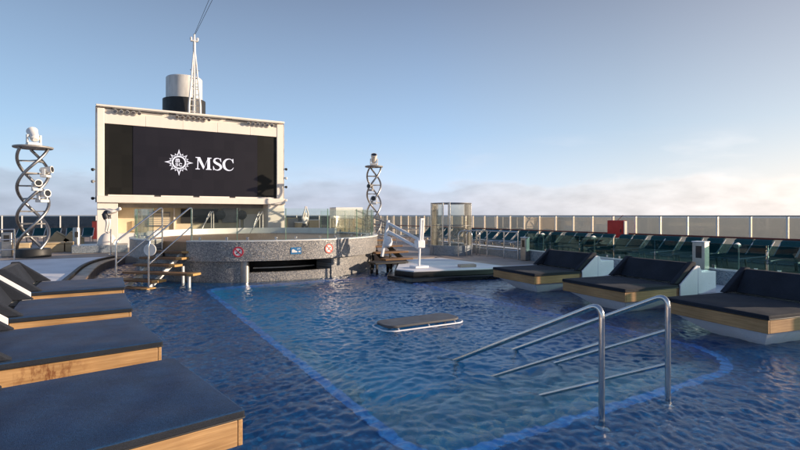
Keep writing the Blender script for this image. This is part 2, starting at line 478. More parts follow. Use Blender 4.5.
class MB:
    def __init__(s):
        s.v = []
        s.f = []

    def add(s, vs, fs):
        n = len(s.v)
        s.v += [tuple(p) for p in vs]
        s.f += [tuple(i + n for i in q) for q in fs]
        return s

    def box(s, x0, x1, y0, y1, z0, z1):
        return s.add([(x0, y0, z0), (x1, y0, z0), (x1, y1, z0), (x0, y1, z0), (x0, y0, z1), (x1, y0, z1), (x1, y1, z1), (x0, y1, z1)],
                     [(0, 3, 2, 1), (4, 5, 6, 7), (0, 1, 5, 4), (1, 2, 6, 5), (2, 3, 7, 6), (3, 0, 4, 7)])

    def obox(s, c, ax, ay, az, hx, hy, hz):
        """box about c with half sizes along three given axes"""
        c, ax, ay, az = Vector(c), Vector(ax).normalized(), Vector(ay).normalized(), Vector(az).normalized()
        vs = [c + ax * (i * hx) + ay * (j * hy) + az * (k * hz) for k in (-1, 1) for (i, j) in ((-1, -1), (1, -1), (1, 1), (-1, 1))]
        return s.add(vs, [(0, 3, 2, 1), (4, 5, 6, 7), (0, 1, 5, 4), (1, 2, 6, 5), (2, 3, 7, 6), (3, 0, 4, 7)])

    def bar(s, a, b, w, h=None):
        """square bar from a to b"""
        a, b = Vector(a), Vector(b)
        d = (b - a)
        up = Vector((0, 0, 1)) if abs(d.normalized().z) < 0.95 else Vector((1, 0, 0))
        side = d.cross(up).normalized()
        up = side.cross(d).normalized()
        return s.obox((a + b) / 2, d, side, up, d.length / 2, w / 2, (h or w) / 2)

    def prism(s, poly, z0, z1):
        n = len(poly)
        vs = [(x, y, z0) for x, y in poly] + [(x, y, z1) for x, y in poly]
        fs = [tuple(reversed(range(n))), tuple(range(n, 2 * n))] + [(i, (i + 1) % n, n + (i + 1) % n, n + i) for i in range(n)]
        return s.add(vs, fs)

    def prism_y(s, poly, y0, y1):
        """poly in (x, z), pushed along y"""
        n = len(poly)
        vs = [(x, y0, z) for x, z in poly] + [(x, y1, z) for x, z in poly]
        fs = [tuple(range(n)), tuple(reversed(range(n, 2 * n)))] + [(i, n + i, n + (i + 1) % n, (i + 1) % n) for i in range(n)]
        return s.add(vs, fs)

    def tube(s, pts, r, n=10, closed=False):
        pts = [Vector(p) for p in pts]
        m = len(pts)
        rs = r if isinstance(r, (list, tuple)) else [r] * m
        T = []
        for i in range(m):
            a = pts[i - 1] if (i > 0 or closed) else pts[i]
            b = pts[(i + 1) % m] if (i < m - 1 or closed) else pts[i]
            T.append((b - a).normalized())
        up = Vector((0, 0, 1)) if abs(T[0].z) < 0.9 else Vector((1, 0, 0))
        u = T[0].cross(up).normalized()
        rings = []
        for i in range(m):
            u = (u - T[i] * u.dot(T[i])).normalized()
            w = T[i].cross(u)
            rings.append([pts[i] + (u * math.cos(2 * PI * k / n) + w * math.sin(2 * PI * k / n)) * rs[i] for k in range(n)])
        vs = [p for q in rings for p in q]
        fs = []
        for i in range(m if closed else m - 1):
            j = (i + 1) % m
            for k in range(n):
                fs.append((i * n + k, i * n + (k + 1) % n, j * n + (k + 1) % n, j * n + k))
        if not closed:
            fs.append(tuple(reversed(range(n))))
            fs.append(tuple((m - 1) * n + k for k in range(n)))
        return s.add(vs, fs)

    def lathe(s, prof, c=(0, 0, 0), n=32):
        """profile of (r, z) turned about the vertical through c"""
        vs = []
        for r, z in prof:
            for k in range(n):
                a = 2 * PI * k / n
                vs.append((c[0] + r * math.cos(a), c[1] + r * math.sin(a), c[2] + z))
        fs = []
        m = len(prof)
        for i in range(m - 1):
            for k in range(n):
                fs.append((i * n + k, i * n + (k + 1) % n, (i + 1) * n + (k + 1) % n, (i + 1) * n + k))
        fs.append(tuple(reversed(range(n))))
        fs.append(tuple((m - 1) * n + k for k in range(n)))
        return s.add(vs, fs)

    def arc(s, c, r0, r1, z0, z1, a0, a1, n=24):
        """curved wall: ring sector from angle a0 to a1 (degrees)"""
        vs = []
        for i in range(n + 1):
            a = R(a0 + (a1 - a0) * i / n)
            ca, sa = math.cos(a), math.sin(a)
            for r, z in ((r0, z0), (r1, z0), (r1, z1), (r0, z1)):
                vs.append((c[0] + r * ca, c[1] + r * sa, z))
        fs = []
        for i in range(n):
            for k in range(4):
                fs.append((i * 4 + k, (i + 1) * 4 + k, (i + 1) * 4 + (k + 1) % 4, i * 4 + (k + 1) % 4))
        fs += [(0, 1, 2, 3), (4 * n + 3, 4 * n + 2, 4 * n + 1, 4 * n)]
        return s.add(vs, fs)

    def strip(s, left, right, z0, z1):
        """solid ribbon between two polylines in plan"""
        n = len(left)
        vs = [(*p, z0) for p in left] + [(*p, z0) for p in right] + [(*p, z1) for p in left] + [(*p, z1) for p in right]
        fs = []
        for i in range(n - 1):
            fs += [(2 * n + i, 3 * n + i, 3 * n + i + 1, 2 * n + i + 1), (i, i + 1, n + i + 1, n + i),
                   (i, 2 * n + i, 2 * n + i + 1, i + 1), (n + i, n + i + 1, 3 * n + i + 1, 3 * n + i)]
        fs += [(0, n, 3 * n, 2 * n), (n - 1, 3 * n - 1, 4 * n - 1, 2 * n - 1)]
        return s.add(vs, fs)

    def mesh(s, name, mat, smooth=False):
        me = bpy.data.meshes.new(name)
        me.from_pydata(s.v, [], s.f)
        bm = bmesh.new()
        bm.from_mesh(me)
        bmesh.ops.recalc_face_normals(bm, faces=bm.faces)
        bm.to_mesh(me)
        bm.free()
        me.materials.append(mat)
        if smooth:
            for p in me.polygons:
                p.use_smooth = True
            me.set_sharp_from_angle(angle=R(38))
        return me

    def build(s, name, mat, parent=None, smooth=False, bevel=0.0, seg=2, off=None):
        """one mesh object; world coordinates unless the parent still stands at the origin"""
        o3 = off if off is not None else (parent_origin(parent) if parent else Vector((0, 0, 0)))
        if o3.length > 0:
            s.v = [(x - o3.x, y - o3.y, z - o3.z) for x, y, z in s.v]
        o = bpy.data.objects.new(name, s.mesh(name, mat, smooth))
        col.objects.link(o)
        if parent:
            o.parent = parent
        if bevel > 0:
            b = o.modifiers.new('bevel', 'BEVEL')
            b.width = bevel
            b.segments = seg
            b.limit_method = 'ANGLE'
            b.angle_limit = R(40)
            b.harden_normals = False
            for p in o.data.polygons:
                p.use_smooth = True
            o.data.set_sharp_from_angle(angle=R(75))
        return o


def parent_origin(p):
    v = Vector(p.location)
    while p.parent:
        p = p.parent
        v = v + Vector(p.location)
    return v


def tag(o, label=None, cat=None, group=None, kind=None):
    if label:
        o['label'] = label
    if cat:
        o['category'] = cat
    if group:
        o['group'] = group
    if kind:
        o['kind'] = kind
    return o


def thing(name, label, cat, loc=(0, 0, 0), group=None):
    o = bpy.data.objects.new(name, None)
    o.empty_display_size = 0.2
    col.objects.link(o)
    o.location = loc
    return tag(o, label, cat, group)


def structure(o, label=None):
    return tag(o, label, None, None, 'structure')


def copy_tree(o, parent=None):
    c = o.copy()
    col.objects.link(c)
    c.parent = parent
    for ch in o.children:
        copy_tree(ch, c)
    return c


def bend(pts, r, n=5):
    """round the inner corners of a polyline"""
    pts = [Vector(p) for p in pts]
    out = [pts[0]]
    for i in range(1, len(pts) - 1):
        a, b, c = pts[i - 1], pts[i], pts[i + 1]
        d1, d2 = (a - b), (c - b)
        k = min(r, d1.length * 0.45, d2.length * 0.45)
        p, q = b + d1.normalized() * k, b + d2.normalized() * k
        for j in range(n + 1):
            t = j / n
            out.append(p * (1 - t) ** 2 + b * 2 * t * (1 - t) + q * t * t)
    out.append(pts[-1])
    return out


def round_rect(x0, x1, y0, y1, r, n=8):
    """outline with radii (near left, near right, far right, far left), counter clockwise"""
    out = []
    for cx, cy, a, k in ((x0, y0, 180, 0), (x1, y0, 270, 1), (x1, y1, 0, 2), (x0, y1, 90, 3)):
        rr = r[k]
        mx = cx + rr if k in (0, 3) else cx - rr
        my = cy + rr if k in (0, 1) else cy - rr
        for i in range(n + 1):
            t = R(a + 90 * i / n)
            out.append((mx + rr * math.cos(t), my + rr * math.sin(t)))
    return out


def ordinal(i):
    return ['first', 'second', 'third', 'fourth', 'fifth', 'sixth', 'seventh', 'eighth', 'ninth', 'tenth', 'eleventh', 'twelfth', 'thirteenth',
            'fourteenth', 'fifteenth', 'sixteenth', 'seventeenth', 'eighteenth', 'nineteenth', 'twentieth'][i]


# ------------------------------------------------------------------ setting: sea, hull, decks
SEA_Z = -42
mb = MB()
mb.add([(-60000, -60000, SEA_Z), (60000, -60000, SEA_Z), (60000, 60000, SEA_Z), (-60000, 60000, SEA_Z)], [(0, 1, 2, 3)])
structure(mb.build('sea', M['sea']))
structure(MB().box(-9.4, 18.15, -60, 78, SEA_Z - 2, -1.95).build('ship_hull', M['hull']))

DZ = 0.25
left_edge = [(-1.05, -4), (-1.05, 10.5), (-0.98, 13.0), (-0.9, 14.6), (-0.74, 17.4), (-0.45, 19.2), (0.05, 20.7)]
structure(MB().prism([(-9.4, -4)] + left_edge + [(-9.4, 20.7)], -1.9, DZ).build('deck_left', M['deck_white'], bevel=0.02))
structure(MB().box(-9.4, 18.15, 20.703, 78, -1.9, DZ - 0.002).build('deck_far', M['deck_tan']))
structure(MB().box(-9.4, 18.15, -8, -4.003, -1.9, DZ + 0.001).build('deck_near', M['deck_white']))
structure(MB().prism([(9.55, -4), (9.75, 6.0), (10.0, 11.0), (10.0, 14.6), (8.75, 14.6), (8.75, 20.7), (18.15, 20.7), (18.15, -4)], -1.9, DZ - 0.004).build('deck_right', M['deck_tan']))
structure(MB().prism([(9.47, -4), (9.66, 6.0), (9.9, 11.08), (11.85, 10.9), (11.2, 4.0), (10.9, -4)], -0.3, DZ + 0.001).build('deck_ledge', M['deck_white'], bevel=0.02))
structure(MB().prism([(11.25, -4), (11.55, 5.9), (11.9, 9.0), (12.3, 12.4), (12.7, 15.6), (13.2, 20.69), (18.1, 20.69), (18.1, -4)], 0.1, DZ + 0.0005).build('deck_lounge', M['deck_dark']))
# coping that curves along the left deck
lc = [(x, y) for x, y in left_edge[2:]]
cp_in = [(x + 0.10, y - 0.02) for x, y in lc]
cp_out = [(x + 0.42, y - 0.06) for x, y in lc]


def smooth_line(p, n=6):
    out = []
    for i in range(len(p) - 1):
        p0 = p[max(0, i - 1)]
        p1, p2 = p[i], p[i + 1]
        p3 = p[min(len(p) - 1, i + 2)]
        for k in range(n):
            t = k / n
            out.append(tuple(0.5 * (2 * b + (c - a) * t + (2 * a - 5 * b + 4 * c - d) * t * t + (3 * b - a - 3 * c + d) * t ** 3)
                             for a, b, c, d in zip(p0, p1, p2, p3)))
    out.append(tuple(p[-1]))
    return out


structure(MB().strip(smooth_line([(x + 0.005, y) for x, y in lc]), smooth_line(cp_in), -0.4, DZ + 0.03).build('coping_lip', M['black'], bevel=0.01))
structure(MB().strip(smooth_line([(x + 0.003, y) for x, y in cp_in]), smooth_line(cp_out), -0.4, DZ - 0.03).build('coping', M['coping'], bevel=0.015))

# white landing platform beside the shower, on a dark plinth
plat = [(6.80, 11.85), (6.98, 11.22), (9.15, 10.72), (9.93, 10.85), (9.93, 14.2), (8.3, 14.2)]
structure(MB().prism(plat, 0.222, DZ + 0.012).build('deck_platform', M['deck_white'], bevel=0.012))
pl1 = [(6.76, 11.87), (6.94, 11.18), (9.15, 10.68), (9.94, 10.81), (9.94, 14.25), (8.26, 14.25)]
structure(MB().prism(pl1, 0.10, 0.2205).build('platform_edge', M['black'], bevel=0.008))
pl2 = [(6.56, 11.93), (6.80, 11.02), (9.14, 10.48), (9.97, 10.60), (9.97, 14.4), (8.2, 14.4)]
structure(MB().prism(pl2, -0.35, 0.098).build('platform_plinth', M['black_gloss'], bevel=0.02))

# ------------------------------------------------------------------ pool: shelf, band, basin, steps, water
FZ = -0.13
PX0, PX1, PY0, PY1 = 1.92, 6.95, 2.95, 12.7
rim = round_rect(PX0, PX1, PY0, PY1, (0.45, 1.1, 0.6, 0.5), 10)
n = len(rim)


def offset_loop(p, d):
    out = []
    m = len(p)
    for i in range(m):
        a, b = Vector(p[i - 1]), Vector(p[(i + 1) % m])
        t = (b - a).normalized()
        out.append((p[i][0] - t.y * d, p[i][1] + t.x * d))
    return out


band_in = offset_loop(rim, 0.115)
shelf_out = []
cx, cy = (PX0 + PX1) / 2, (PY0 + PY1) / 2
for x, y in rim:
    # push out to a large rectangle
    dx, dy = x - cx, y - cy
    k = min(9.5 / abs(dx) if abs(dx) > 1e-6 else 1e9, 15.5 / abs(dy) if abs(dy) > 1e-6 else 1e9)
    shelf_out.append((cx + dx * k, cy + dy * k))
vs = [(*p, FZ) for p in rim] + [(*p, FZ) for p in shelf_out]
mb = MB().add(vs, [(i, (i + 1) % n, n + (i + 1) % n, n + i) for i in range(n)])
structure(mb.build('pool_shelf', M['tile_navy']))
vs = [(*p, FZ + 0.012) for p in rim] + [(*p, FZ + 0.012) for p in band_in] + [(*p, FZ - 0.02) for p in rim] + [(*p, FZ - 0.25) for p in band_in]
q = lambda a, b: [(a * n + i, a * n + (i + 1) % n, b * n + (i + 1) % n, b * n + i) for i in range(n)]
structure(MB().add(vs, q(0, 1) + q(2, 0) + q(1, 3)).build('pool_edge_band', M['tile_band']))
BZ = -1.25
wl = offset_loop(rim, 0.112)
vs = [(*p, FZ - 0.02) for p in wl] + [(*p, BZ) for p in wl]
structure(MB().add(vs, q(0, 1) + [tuple(n + i for i in range(n))]).build('pool_basin', M['tile_pool']))
# bench along the left side and the entry steps
structure(MB().box(PX0 + 0.16, PX0 + 0.50, 4.95, 7.2, BZ + 0.005, -0.42).build('pool_bench', M['tile_tan'], bevel=0.02))
steps = thing('pool_entry_steps', None, None)
del_steps = steps
steps['kind'] = 'structure'
for i in range(4):
    y0 = PY0 + 0.16
    MB().box(PX0 + 0.26, PX1 - 0.55, y0 + 0.44 * i, y0 + 0.44 * (i + 1) - 0.004, BZ + 0.004, -0.30 - 0.22 * i).build('step', M['tile_tan'], steps, bevel=0.02)
    MB().box(PX0 + 0.27, PX1 - 0.56, y0 + 0.44 * (i + 1) - 0.075, y0 + 0.44 * (i + 1) - 0.008, -0.296 - 0.22 * i, -0.288 - 0.22 * i).build('step_nosing', M['tile_tan'], steps)

# rippled surface as a real height field
gx0, gx1, gy0, gy1, gs = -1.3, 10.2, -1.0, 21.2, 0.0225
X1 = np.arange(gx0, gx1, gs)
Y1 = np.arange(gy0, gy1, gs)
GX, GY = np.meshgrid(X1, Y1)
rng = np.random.default_rng(5)
wx = GX + 0.10 * np.sin(GY * 1.9 + 0.7 * np.sin(GX * 0.9)) + 0.05 * np.sin(GX * 4.1 + GY * 2.7)
wy = GY + 0.10 * np.sin(GX * 2.3 + 0.8 * np.sin(GY * 1.1)) + 0.05 * np.sin(GX * 3.3 - GY * 4.4)
H = np.zeros_like(GX)


def patch(sc, seed):
    """smooth random field between 0 and 1: where gusts and people stir the water"""
    r2 = np.random.default_rng(seed)
    f = np.zeros_like(GX)
    for _ in range(9):
        kx, ky = r2.normal(0, sc), r2.normal(0, sc * 0.8)
        f += np.sin(GX * kx + GY * ky + r2.random() * 7)
    return np.clip(0.5 + f / 6.0, 0, 1)


for grp, (l0, l1, cnt, a0_, dirn, spread) in enumerate(((0.055, 0.11, 50, 0.00040, 70, 0.9), (0.11, 0.22, 40, 0.00062, 55, 0.7),
                                                        (0.08, 0.17, 40, 0.0005, 128, 0.6), (0.28, 0.6, 16, 0.0014, 62, 0.8))):
    G_ = np.zeros_like(GX)
    for k in range(cnt):
        lam = l0 * (l1 / l0) ** rng.random()
        th = R(dirn) + rng.normal(0, spread)
        kk = 2 * PI / lam
        ph = kk * (wx * math.cos(th) + wy * math.sin(th)) + rng.random() * 2 * PI
        G_ += a0_ * (lam / l0) * 0.8 * (np.sin(ph) + 0.2 * np.cos(2 * ph))
    H += G_ * (0.35 + 1.0 * patch(1.5, 20 + grp))
H *= 1.0 - 0.62 * np.clip((GX - 6.9) / 1.3, 0, 1) * np.clip((11.5 - GY) / 1.5, 0, 1)      # sheltered between the daybeds
ny, nx = GX.shape
co = np.stack([GX, GY, H], -1).reshape(-1, 3).astype(np.float32)
idx = np.arange(ny * nx).reshape(ny, nx)
quads = np.stack([idx[:-1, :-1], idx[:-1, 1:], idx[1:, 1:], idx[1:, :-1]], -1).reshape(-1, 4)
me = bpy.data.meshes.new('pool_water')
me.vertices.add(len(co))
me.vertices.foreach_set('co', co.ravel())
me.loops.add(quads.size)
me.loops.foreach_set('vertex_index', quads.ravel().astype(np.int32))
me.polygons.add(len(quads))
me.polygons.foreach_set('loop_start', np.arange(0, quads.size, 4, dtype=np.int32))
me.polygons.foreach_set('use_smooth', np.ones(len(quads), dtype=bool))
me.update(calc_edges=True)
me.validate()
me.materials.append(M['water'])
wo_ = bpy.data.objects.new('pool_water', me)
col.objects.link(wo_)
structure(wo_)

# ------------------------------------------------------------------ daybeds
BW = 1.56


def make_bed(cushion, stained=False):
    t = thing('daybed', 'daybed', 'daybed', group='daybeds beside the pool')
    # wooden fascia boards round the platform
    MB().box(0.0, 0.035, 0.0, BW, 0.21, 0.385).build('fascia_board', M['wood_y'], t, bevel=0.006)
    MB().box(0.0365, 1.36, 0.0, 0.034, 0.21, 0.385).build('fascia_board', M['wood_x'], t, bevel=0.006)
    MB().box(0.0365, 1.36, BW - 0.034, BW, 0.21, 0.385).build('fascia_board', M['wood_stained'] if stained else M['wood_x'], t, bevel=0.006)
    MB().box(0.037, 1.9, 0.036, BW - 0.036, 0.225, 0.378).build('platform', M['dark_frame'], t)
    # mattress with rounded edges and a shallow crown
    m = MB()
    nx_, ny_ = 22, 24
    x0, x1, y0, y1 = -0.012, 1.40, -0.012, BW + 0.012
    tops = []
    for j in range(ny_ + 1):
        for i in range(nx_ + 1):
            u, v = i / nx_, j / ny_
            e = min(1, min(u, 1 - u) * 9) * min(1, min(v, 1 - v) * 9)
            z = 0.450 + 0.012 * e + 0.0035 * e * math.sin(u * 9 + v * 5 + 2 * math.sin(v * 7)) + 0.003 * e * math.sin(u * 17 - v * 13)
            tops.append((x0 + (x1 - x0) * u, y0 + (y1 - y0) * v, z))
    vs = tops[:]
    fs = []
    w = nx_ + 1
    for j in range(ny_):
        for i in range(nx_):
            fs.append((j * w + i, j * w + i + 1, (j + 1) * w + i + 1, (j + 1) * w + i))
    ring = [i for i in range(w)] + [j * w + nx_ for j in range(1, ny_ + 1)] + [ny_ * w + i for i in range(nx_ - 1, -1, -1)] + [j * w for j in range(ny_ - 1, 0, -1)]
    b0 = len(vs)
    for k in ring:
        vs.append((vs[k][0], vs[k][1], 0.388))
    m_ = len(ring)
    for k in range(m_):
        fs.append((ring[k], b0 + k, b0 + (k + 1) % m_, ring[(k + 1) % m_]))
    fs.append(tuple(b0 + k for k in range(m_)))
    m.add(vs, fs)
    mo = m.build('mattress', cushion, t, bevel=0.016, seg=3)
    mo.data.materials.append(M['cushion'])          # side faces coloured darker, shade put on the same weave
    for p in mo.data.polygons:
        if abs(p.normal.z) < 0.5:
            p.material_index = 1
    # seam piping along the top edge of the mattress
    MB().tube([Vector(p) for p in round_rect3(x0, x1, y0, y1, 0.397)], 0.0055, 6, closed=True).build('piping', M['dark_frame'], t, smooth=True)
    # winged backrest: back pad and a triangular pad at each end
    MB().prism_y([(1.46, 0.462), (1.70, 0.84), (1.83, 0.84), (1.83, 0.462)], 0.102, BW - 0.102).build('back_pad', M['cushion'], t, bevel=0.018, seg=3)
    for ya, yb in ((0.0, 0.10), (BW - 0.10, BW)):
        MB().prism_y([(1.21, 0.464), (1.72, 0.86), (1.84, 0.86), (1.84, 0.60), (1.66, 0.60), (1.50, 0.464)], ya, yb).build('wing_pad', M['cushion'], t, bevel=0.018, seg=3)
    # white moulded shell behind and beside the pads
    shell = MB().prism_y([(1.845, 0.252), (1.845, 0.78), (1.90, 0.78), (1.96, 0.665), (2.36, 0.665), (2.36, 0.252)], -0.03, BW + 0.03)
    shell.build('shell', M['white_gel'], t, bevel=0.012)
    for ya, yb in ((-0.03, -0.003), (BW + 0.003, BW + 0.03)):
        MB().prism_y([(1.365, 0.235), (1.365, 0.455), (1.80, 0.79), (1.843, 0.79), (1.843, 0.235)], ya, yb).build('side_panel', M['white_gel'], t, bevel=0.006)
    # tapered foot standing in the shallow water
    tx, ty, bx, by = (0.05, 1.80), (0.04, BW - 0.06), (0.36, 1.30), (0.30, BW - 0.90)
    v8 = [(bx[0], by[0], -0.128), (bx[1], by[0], -0.128), (bx[1], by[1], -0.128), (bx[0], by[1], -0.128),
          (tx[0], ty[0], 0.222), (tx[1], ty[0], 0.222), (tx[1], ty[1], 0.222), (tx[0], ty[1], 0.222)]
    MB().add(v8, [(0, 3, 2, 1), (4, 5, 6, 7), (0, 1, 5, 4), (1, 2, 6, 5), (2, 3, 7, 6), (3, 0, 4, 7)]).build('foot', M['white_gel'], t, bevel=0.01)
    return t


def round_rect3(x0, x1, y0, y1, z):
    return [(*p, z) for p in round_rect(x0 - 0.002, x1, y0 - 0.002, y1 + 0.002, (0.02,) * 4, 4)]


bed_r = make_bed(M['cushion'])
bed_l = make_bed(M['cushion_skylit'], True)
spots = [
    (bed_r, 7.33, 3.13, -9.5, 'charcoal daybed at the right edge, nearest on the right side of the pool'),
    (bed_r, 7.79, 5.52, -7.0, 'charcoal daybed on the right, middle of the three by the teal glass'),
    (bed_r, 8.10, 7.97, -6.0, 'charcoal daybed farthest back on the right, beside the white platform'),
    (bed_l, 0.497, 4.936, 190, 'big blue-grey daybed filling the lower left corner, nearest the viewer'),
    (bed_l, 0.269, 7.218, 187, 'blue-grey daybed with a brown stain on its wooden board, second on the left'),
    (bed_l, 0.205, 9.469, 182, 'blue-grey daybed, third of the left row, in front of the last one'),
    (bed_l, 0.22, 11.87, 180, 'blue-grey daybed at the far end of the left row, next to the steps'),
]
used = set()
for i, (proto, x, y, a, lab) in enumerate(spots):
    o = proto if proto not in used else copy_tree(proto)
    used.add(proto)
    o.location = (x, y, 0)
    o.rotation_euler = (0, 0, R(a))
    o['label'] = lab
    o['stained'] = (i == 4)
for o in [ob for ob in col.objects if 'stained' in ob]:
    plain = not o['stained']
    del o['stained']
    for ch in o.children:
        if plain and ch.name.startswith('fascia_board') and ch.data.materials[0] is M['wood_stained']:
            ch.data = ch.data.copy()
            ch.data.materials[0] = M['wood_x']

# ------------------------------------------------------------------ stage island
SC = (4.37, 16.67)
SR = 3.88
G0, G1 = -153.0, -133.5          # gap where the steps come up
isl = thing('stage_island', 'round raised stage clad in grey mosaic standing in the pool, below the screen', 'stage', (SC[0], SC[1], 0))
drum = MB().arc(SC, 3.499, SR, 0.556, 1.060, G1, G0 + 360, 96)
drum.build('upper_drum', M['mosaic_grey'], isl, smooth=True)
MB().arc(SC, 2.6, 3.45, 0.556, 0.84, G0 + 0.2, G1 - 0.2, 8).build('gap_wall', M['mosaic_grey'], isl)
MB().arc(SC, 3.455, 3.50, 0.70, 1.02, G0 + 0.4, G1 - 0.4, 8).build('riser_board', M['stage_wood'], isl)
MB().arc(SC, 3.50, SR + 0.012, 1.0605, 1.085, G1, G0 + 360, 96).build('rim_cap', M['white_paint'], isl, smooth=True)
MB().lathe([(3.497, 0.88), (3.497, 1.03)], (SC[0], SC[1], 0), 72).build('stage_floor', M['stage_wood'], isl)
# lower drum with a dark serving recess in front
A0, A1 = -110.8, -73.5
MB().arc(SC, 3.0, 3.70, -0.16, 0.554, A1, A0 + 360, 96).build('lower_drum', M['mosaic_grey'], isl, smooth=True)
MB().arc(SC, 3.50, 3.66, -0.16, 0.235, A0 + 0.05, A1 - 0.05, 16).build('low_wall', M['mosaic_grey'], isl, smooth=True)
MB().arc(SC, 2.5, 2.6, -0.16, 0.554, A0 - 4, A1 + 4, 16).build('recess_wall', M['black'], isl)
MB().arc(SC, 2.62, 3.49, -0.16, 0.06, A0 + 0.1, A1 - 0.1, 16).build('recess_floor', M['black_gloss'], isl)
MB().arc(SC, 2.75, 3.05, 0.28, 0.31, A0 + 2, A1 - 2, 16).build('recess_shelf', M['steel_dull'], isl)
for a in (A0 - 0.6,):
    ca, sa = math.cos(R(a)), math.sin(R(a))
    MB().lathe([(0.12, -0.16), (0.12, 0.553)], (SC[0] + 3.61 * ca, SC[1] + 3.61 * sa, 0), 20).build('highlight_column', M['steel_dull'], isl, smooth=True)  # column drawn for the bright vertical highlight at the recess end
# white kerb at the back of the stage
MB().arc(SC, 3.26, 3.44, 0.9, 1.24, 20, 168, 40).build('back_kerb', M['white_paint'], isl, smooth=True)

gl = thing('stage_glass_balustrade', 'clear green-tinted glass balustrade round the rim of the round stage', 'balustrade', (SC[0], SC[1], 1.085))
seg_a = G1 + 0.6
angs = []
while seg_a < G0 + 360 - 1:
    step_ = 18.9
    b_ = min(seg_a + step_, G0 + 360 - 0.6)
    angs.append((seg_a, b_))
    seg_a = b_
for a, b_ in angs:
    if 40 < (a + b_) / 2 < 150:
        continue
    MB().arc(SC, 3.744, 3.756, 1.086, 1.93, a + 0.18, b_ - 0.18, 8).build('pane', M['glass_stage'], gl, smooth=True)
    for e in (a + 0.1, b_ - 0.1):
        ca, sa = math.cos(R(e)), math.sin(R(e))
        MB().obox((SC[0] + 3.75 * ca, SC[1] + 3.75 * sa, 1.508), (ca, sa, 0), (-sa, ca, 0), (0, 0, 1), 0.007, 0.0035, 0.42).build('pane_edge', M['glass_edge'], gl)
    for e in (a + 4, b_ - 4):
        ca, sa = math.cos(R(e)), math.sin(R(e))
        MB().obox((SC[0] + 3.75 * ca, SC[1] + 3.75 * sa, 1.13), (ca, sa, 0), (-sa, ca, 0), (0, 0, 1), 0.022, 0.03, 0.043).build('clamp', M['steel'], gl, bevel=0.004)


# signs on the mosaic
def drum_frame(a, r, z):
    ca, sa = math.cos(R(a)), math.sin(R(a))
    return Vector((SC[0] + r * ca, SC[1] + r * sa, z)), Vector((-sa, ca, 0)), Vector((0, 0, 1)), Vector((ca, sa, 0))


def disc(mb, o, u, w, nn, r, t0, t1, seg=28, r_in=0.0):
    vs, fs = [], []
    for k in range(seg):
        a = 2 * PI * k / seg
        d = u * math.cos(a) + w * math.sin(a)
        vs += [o + d * r + nn * t0, o + d * r + nn * t1, o + d * r_in + nn * t0, o + d * r_in + nn * t1]
    for k in range(seg):
        j = (k + 1) % seg
        fs += [(4 * k, 4 * j, 4 * j + 1, 4 * k + 1), (4 * k + 1, 4 * j + 1, 4 * j + 3, 4 * k + 3), (4 * k + 3, 4 * j + 3, 4 * j + 2, 4 * k + 2)]
    return mb.add(vs, fs)


def flat_poly(mb, o, u, w, nn, pts, t0, t1):
    k = len(pts)
    vs = [o + u * a + w * b + nn * t0 for a, b in pts] + [o + u * a + w * b + nn * t1 for a, b in pts]
    fs = [tuple(range(k)), tuple(reversed(range(k, 2 * k)))] + [(i, (i + 1) % k, k + (i + 1) % k, k + i) for i in range(k)]
    return mb.add(vs, fs)


def no_sign(px_ang, z, label, red):
    o, u, w, nn = drum_frame(px_ang, SR, z)
    t = thing('prohibition_sign', label, 'sign', o, 'round prohibition signs on the stage')
    disc(MB(), o, u, w, nn, 0.115, 0.001, 0.008).build('plate', M['sign_white'], t)
    disc(MB(), o, u, w, nn, 0.135, 0.001, 0.012, r_in=0.098).build('ring', red, t)
    m = MB()
    d1 = (u - w).normalized()
    d2 = (u + w).normalized()
    m.obox(o + nn * 0.011, d1, d2, nn, 0.100, 0.013, 0.002).build('slash', red, t)
    m = MB()
    disc(m, o + u * 0.035 + w * 0.03, u, w, nn, 0.02, 0.0085, 0.0095, 14)
    flat_poly(m, o, u, w, nn, [(-0.06, -0.045), (-0.045, -0.06), (0.03, 0.0), (0.015, 0.02)], 0.0085, 0.0094)
    m.build('diver_pictogram', M['black'], t)


no_sign(-113.2, 0.80, 'round red prohibition sign left of the blue sign on the shaded mosaic', M['sign_red'])
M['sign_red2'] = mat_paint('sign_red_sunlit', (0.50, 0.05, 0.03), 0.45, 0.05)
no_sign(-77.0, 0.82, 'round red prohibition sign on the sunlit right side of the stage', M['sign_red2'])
o, u, w, nn = drum_frame(-91.5, SR, 0.80)
t = thing('depth_sign', 'blue rectangular sign with white marks on the front of the stage', 'sign', o)
m = MB()
for k in range(7):      # plate follows the curve of the drum
    pass
MB().arc(SC, SR + 0.002, SR + 0.010, 0.71, 0.89, -93.6, -89.4, 8).build('plate', M['sign_blue'], t)
for nm, poly in (('swimmer_mark', [(-0.115, -0.045), (-0.115, 0.02), (-0.085, 0.045), (-0.045, 0.03), (-0.01, 0.0), (0.03, -0.01), (0.03, -0.045)]),
                 ('figure_mark', [(0.065, -0.04), (0.065, -0.005), (0.12, -0.005), (0.12, -0.04)]),
                 ('line_mark', [(0.03, 0.035), (0.03, 0.05), (0.11, 0.06), (0.11, 0.045)])):
    flat_poly(MB(), o, u, w, nn, poly, 0.0085, 0.0125).build(nm, M['sign_white'], t)

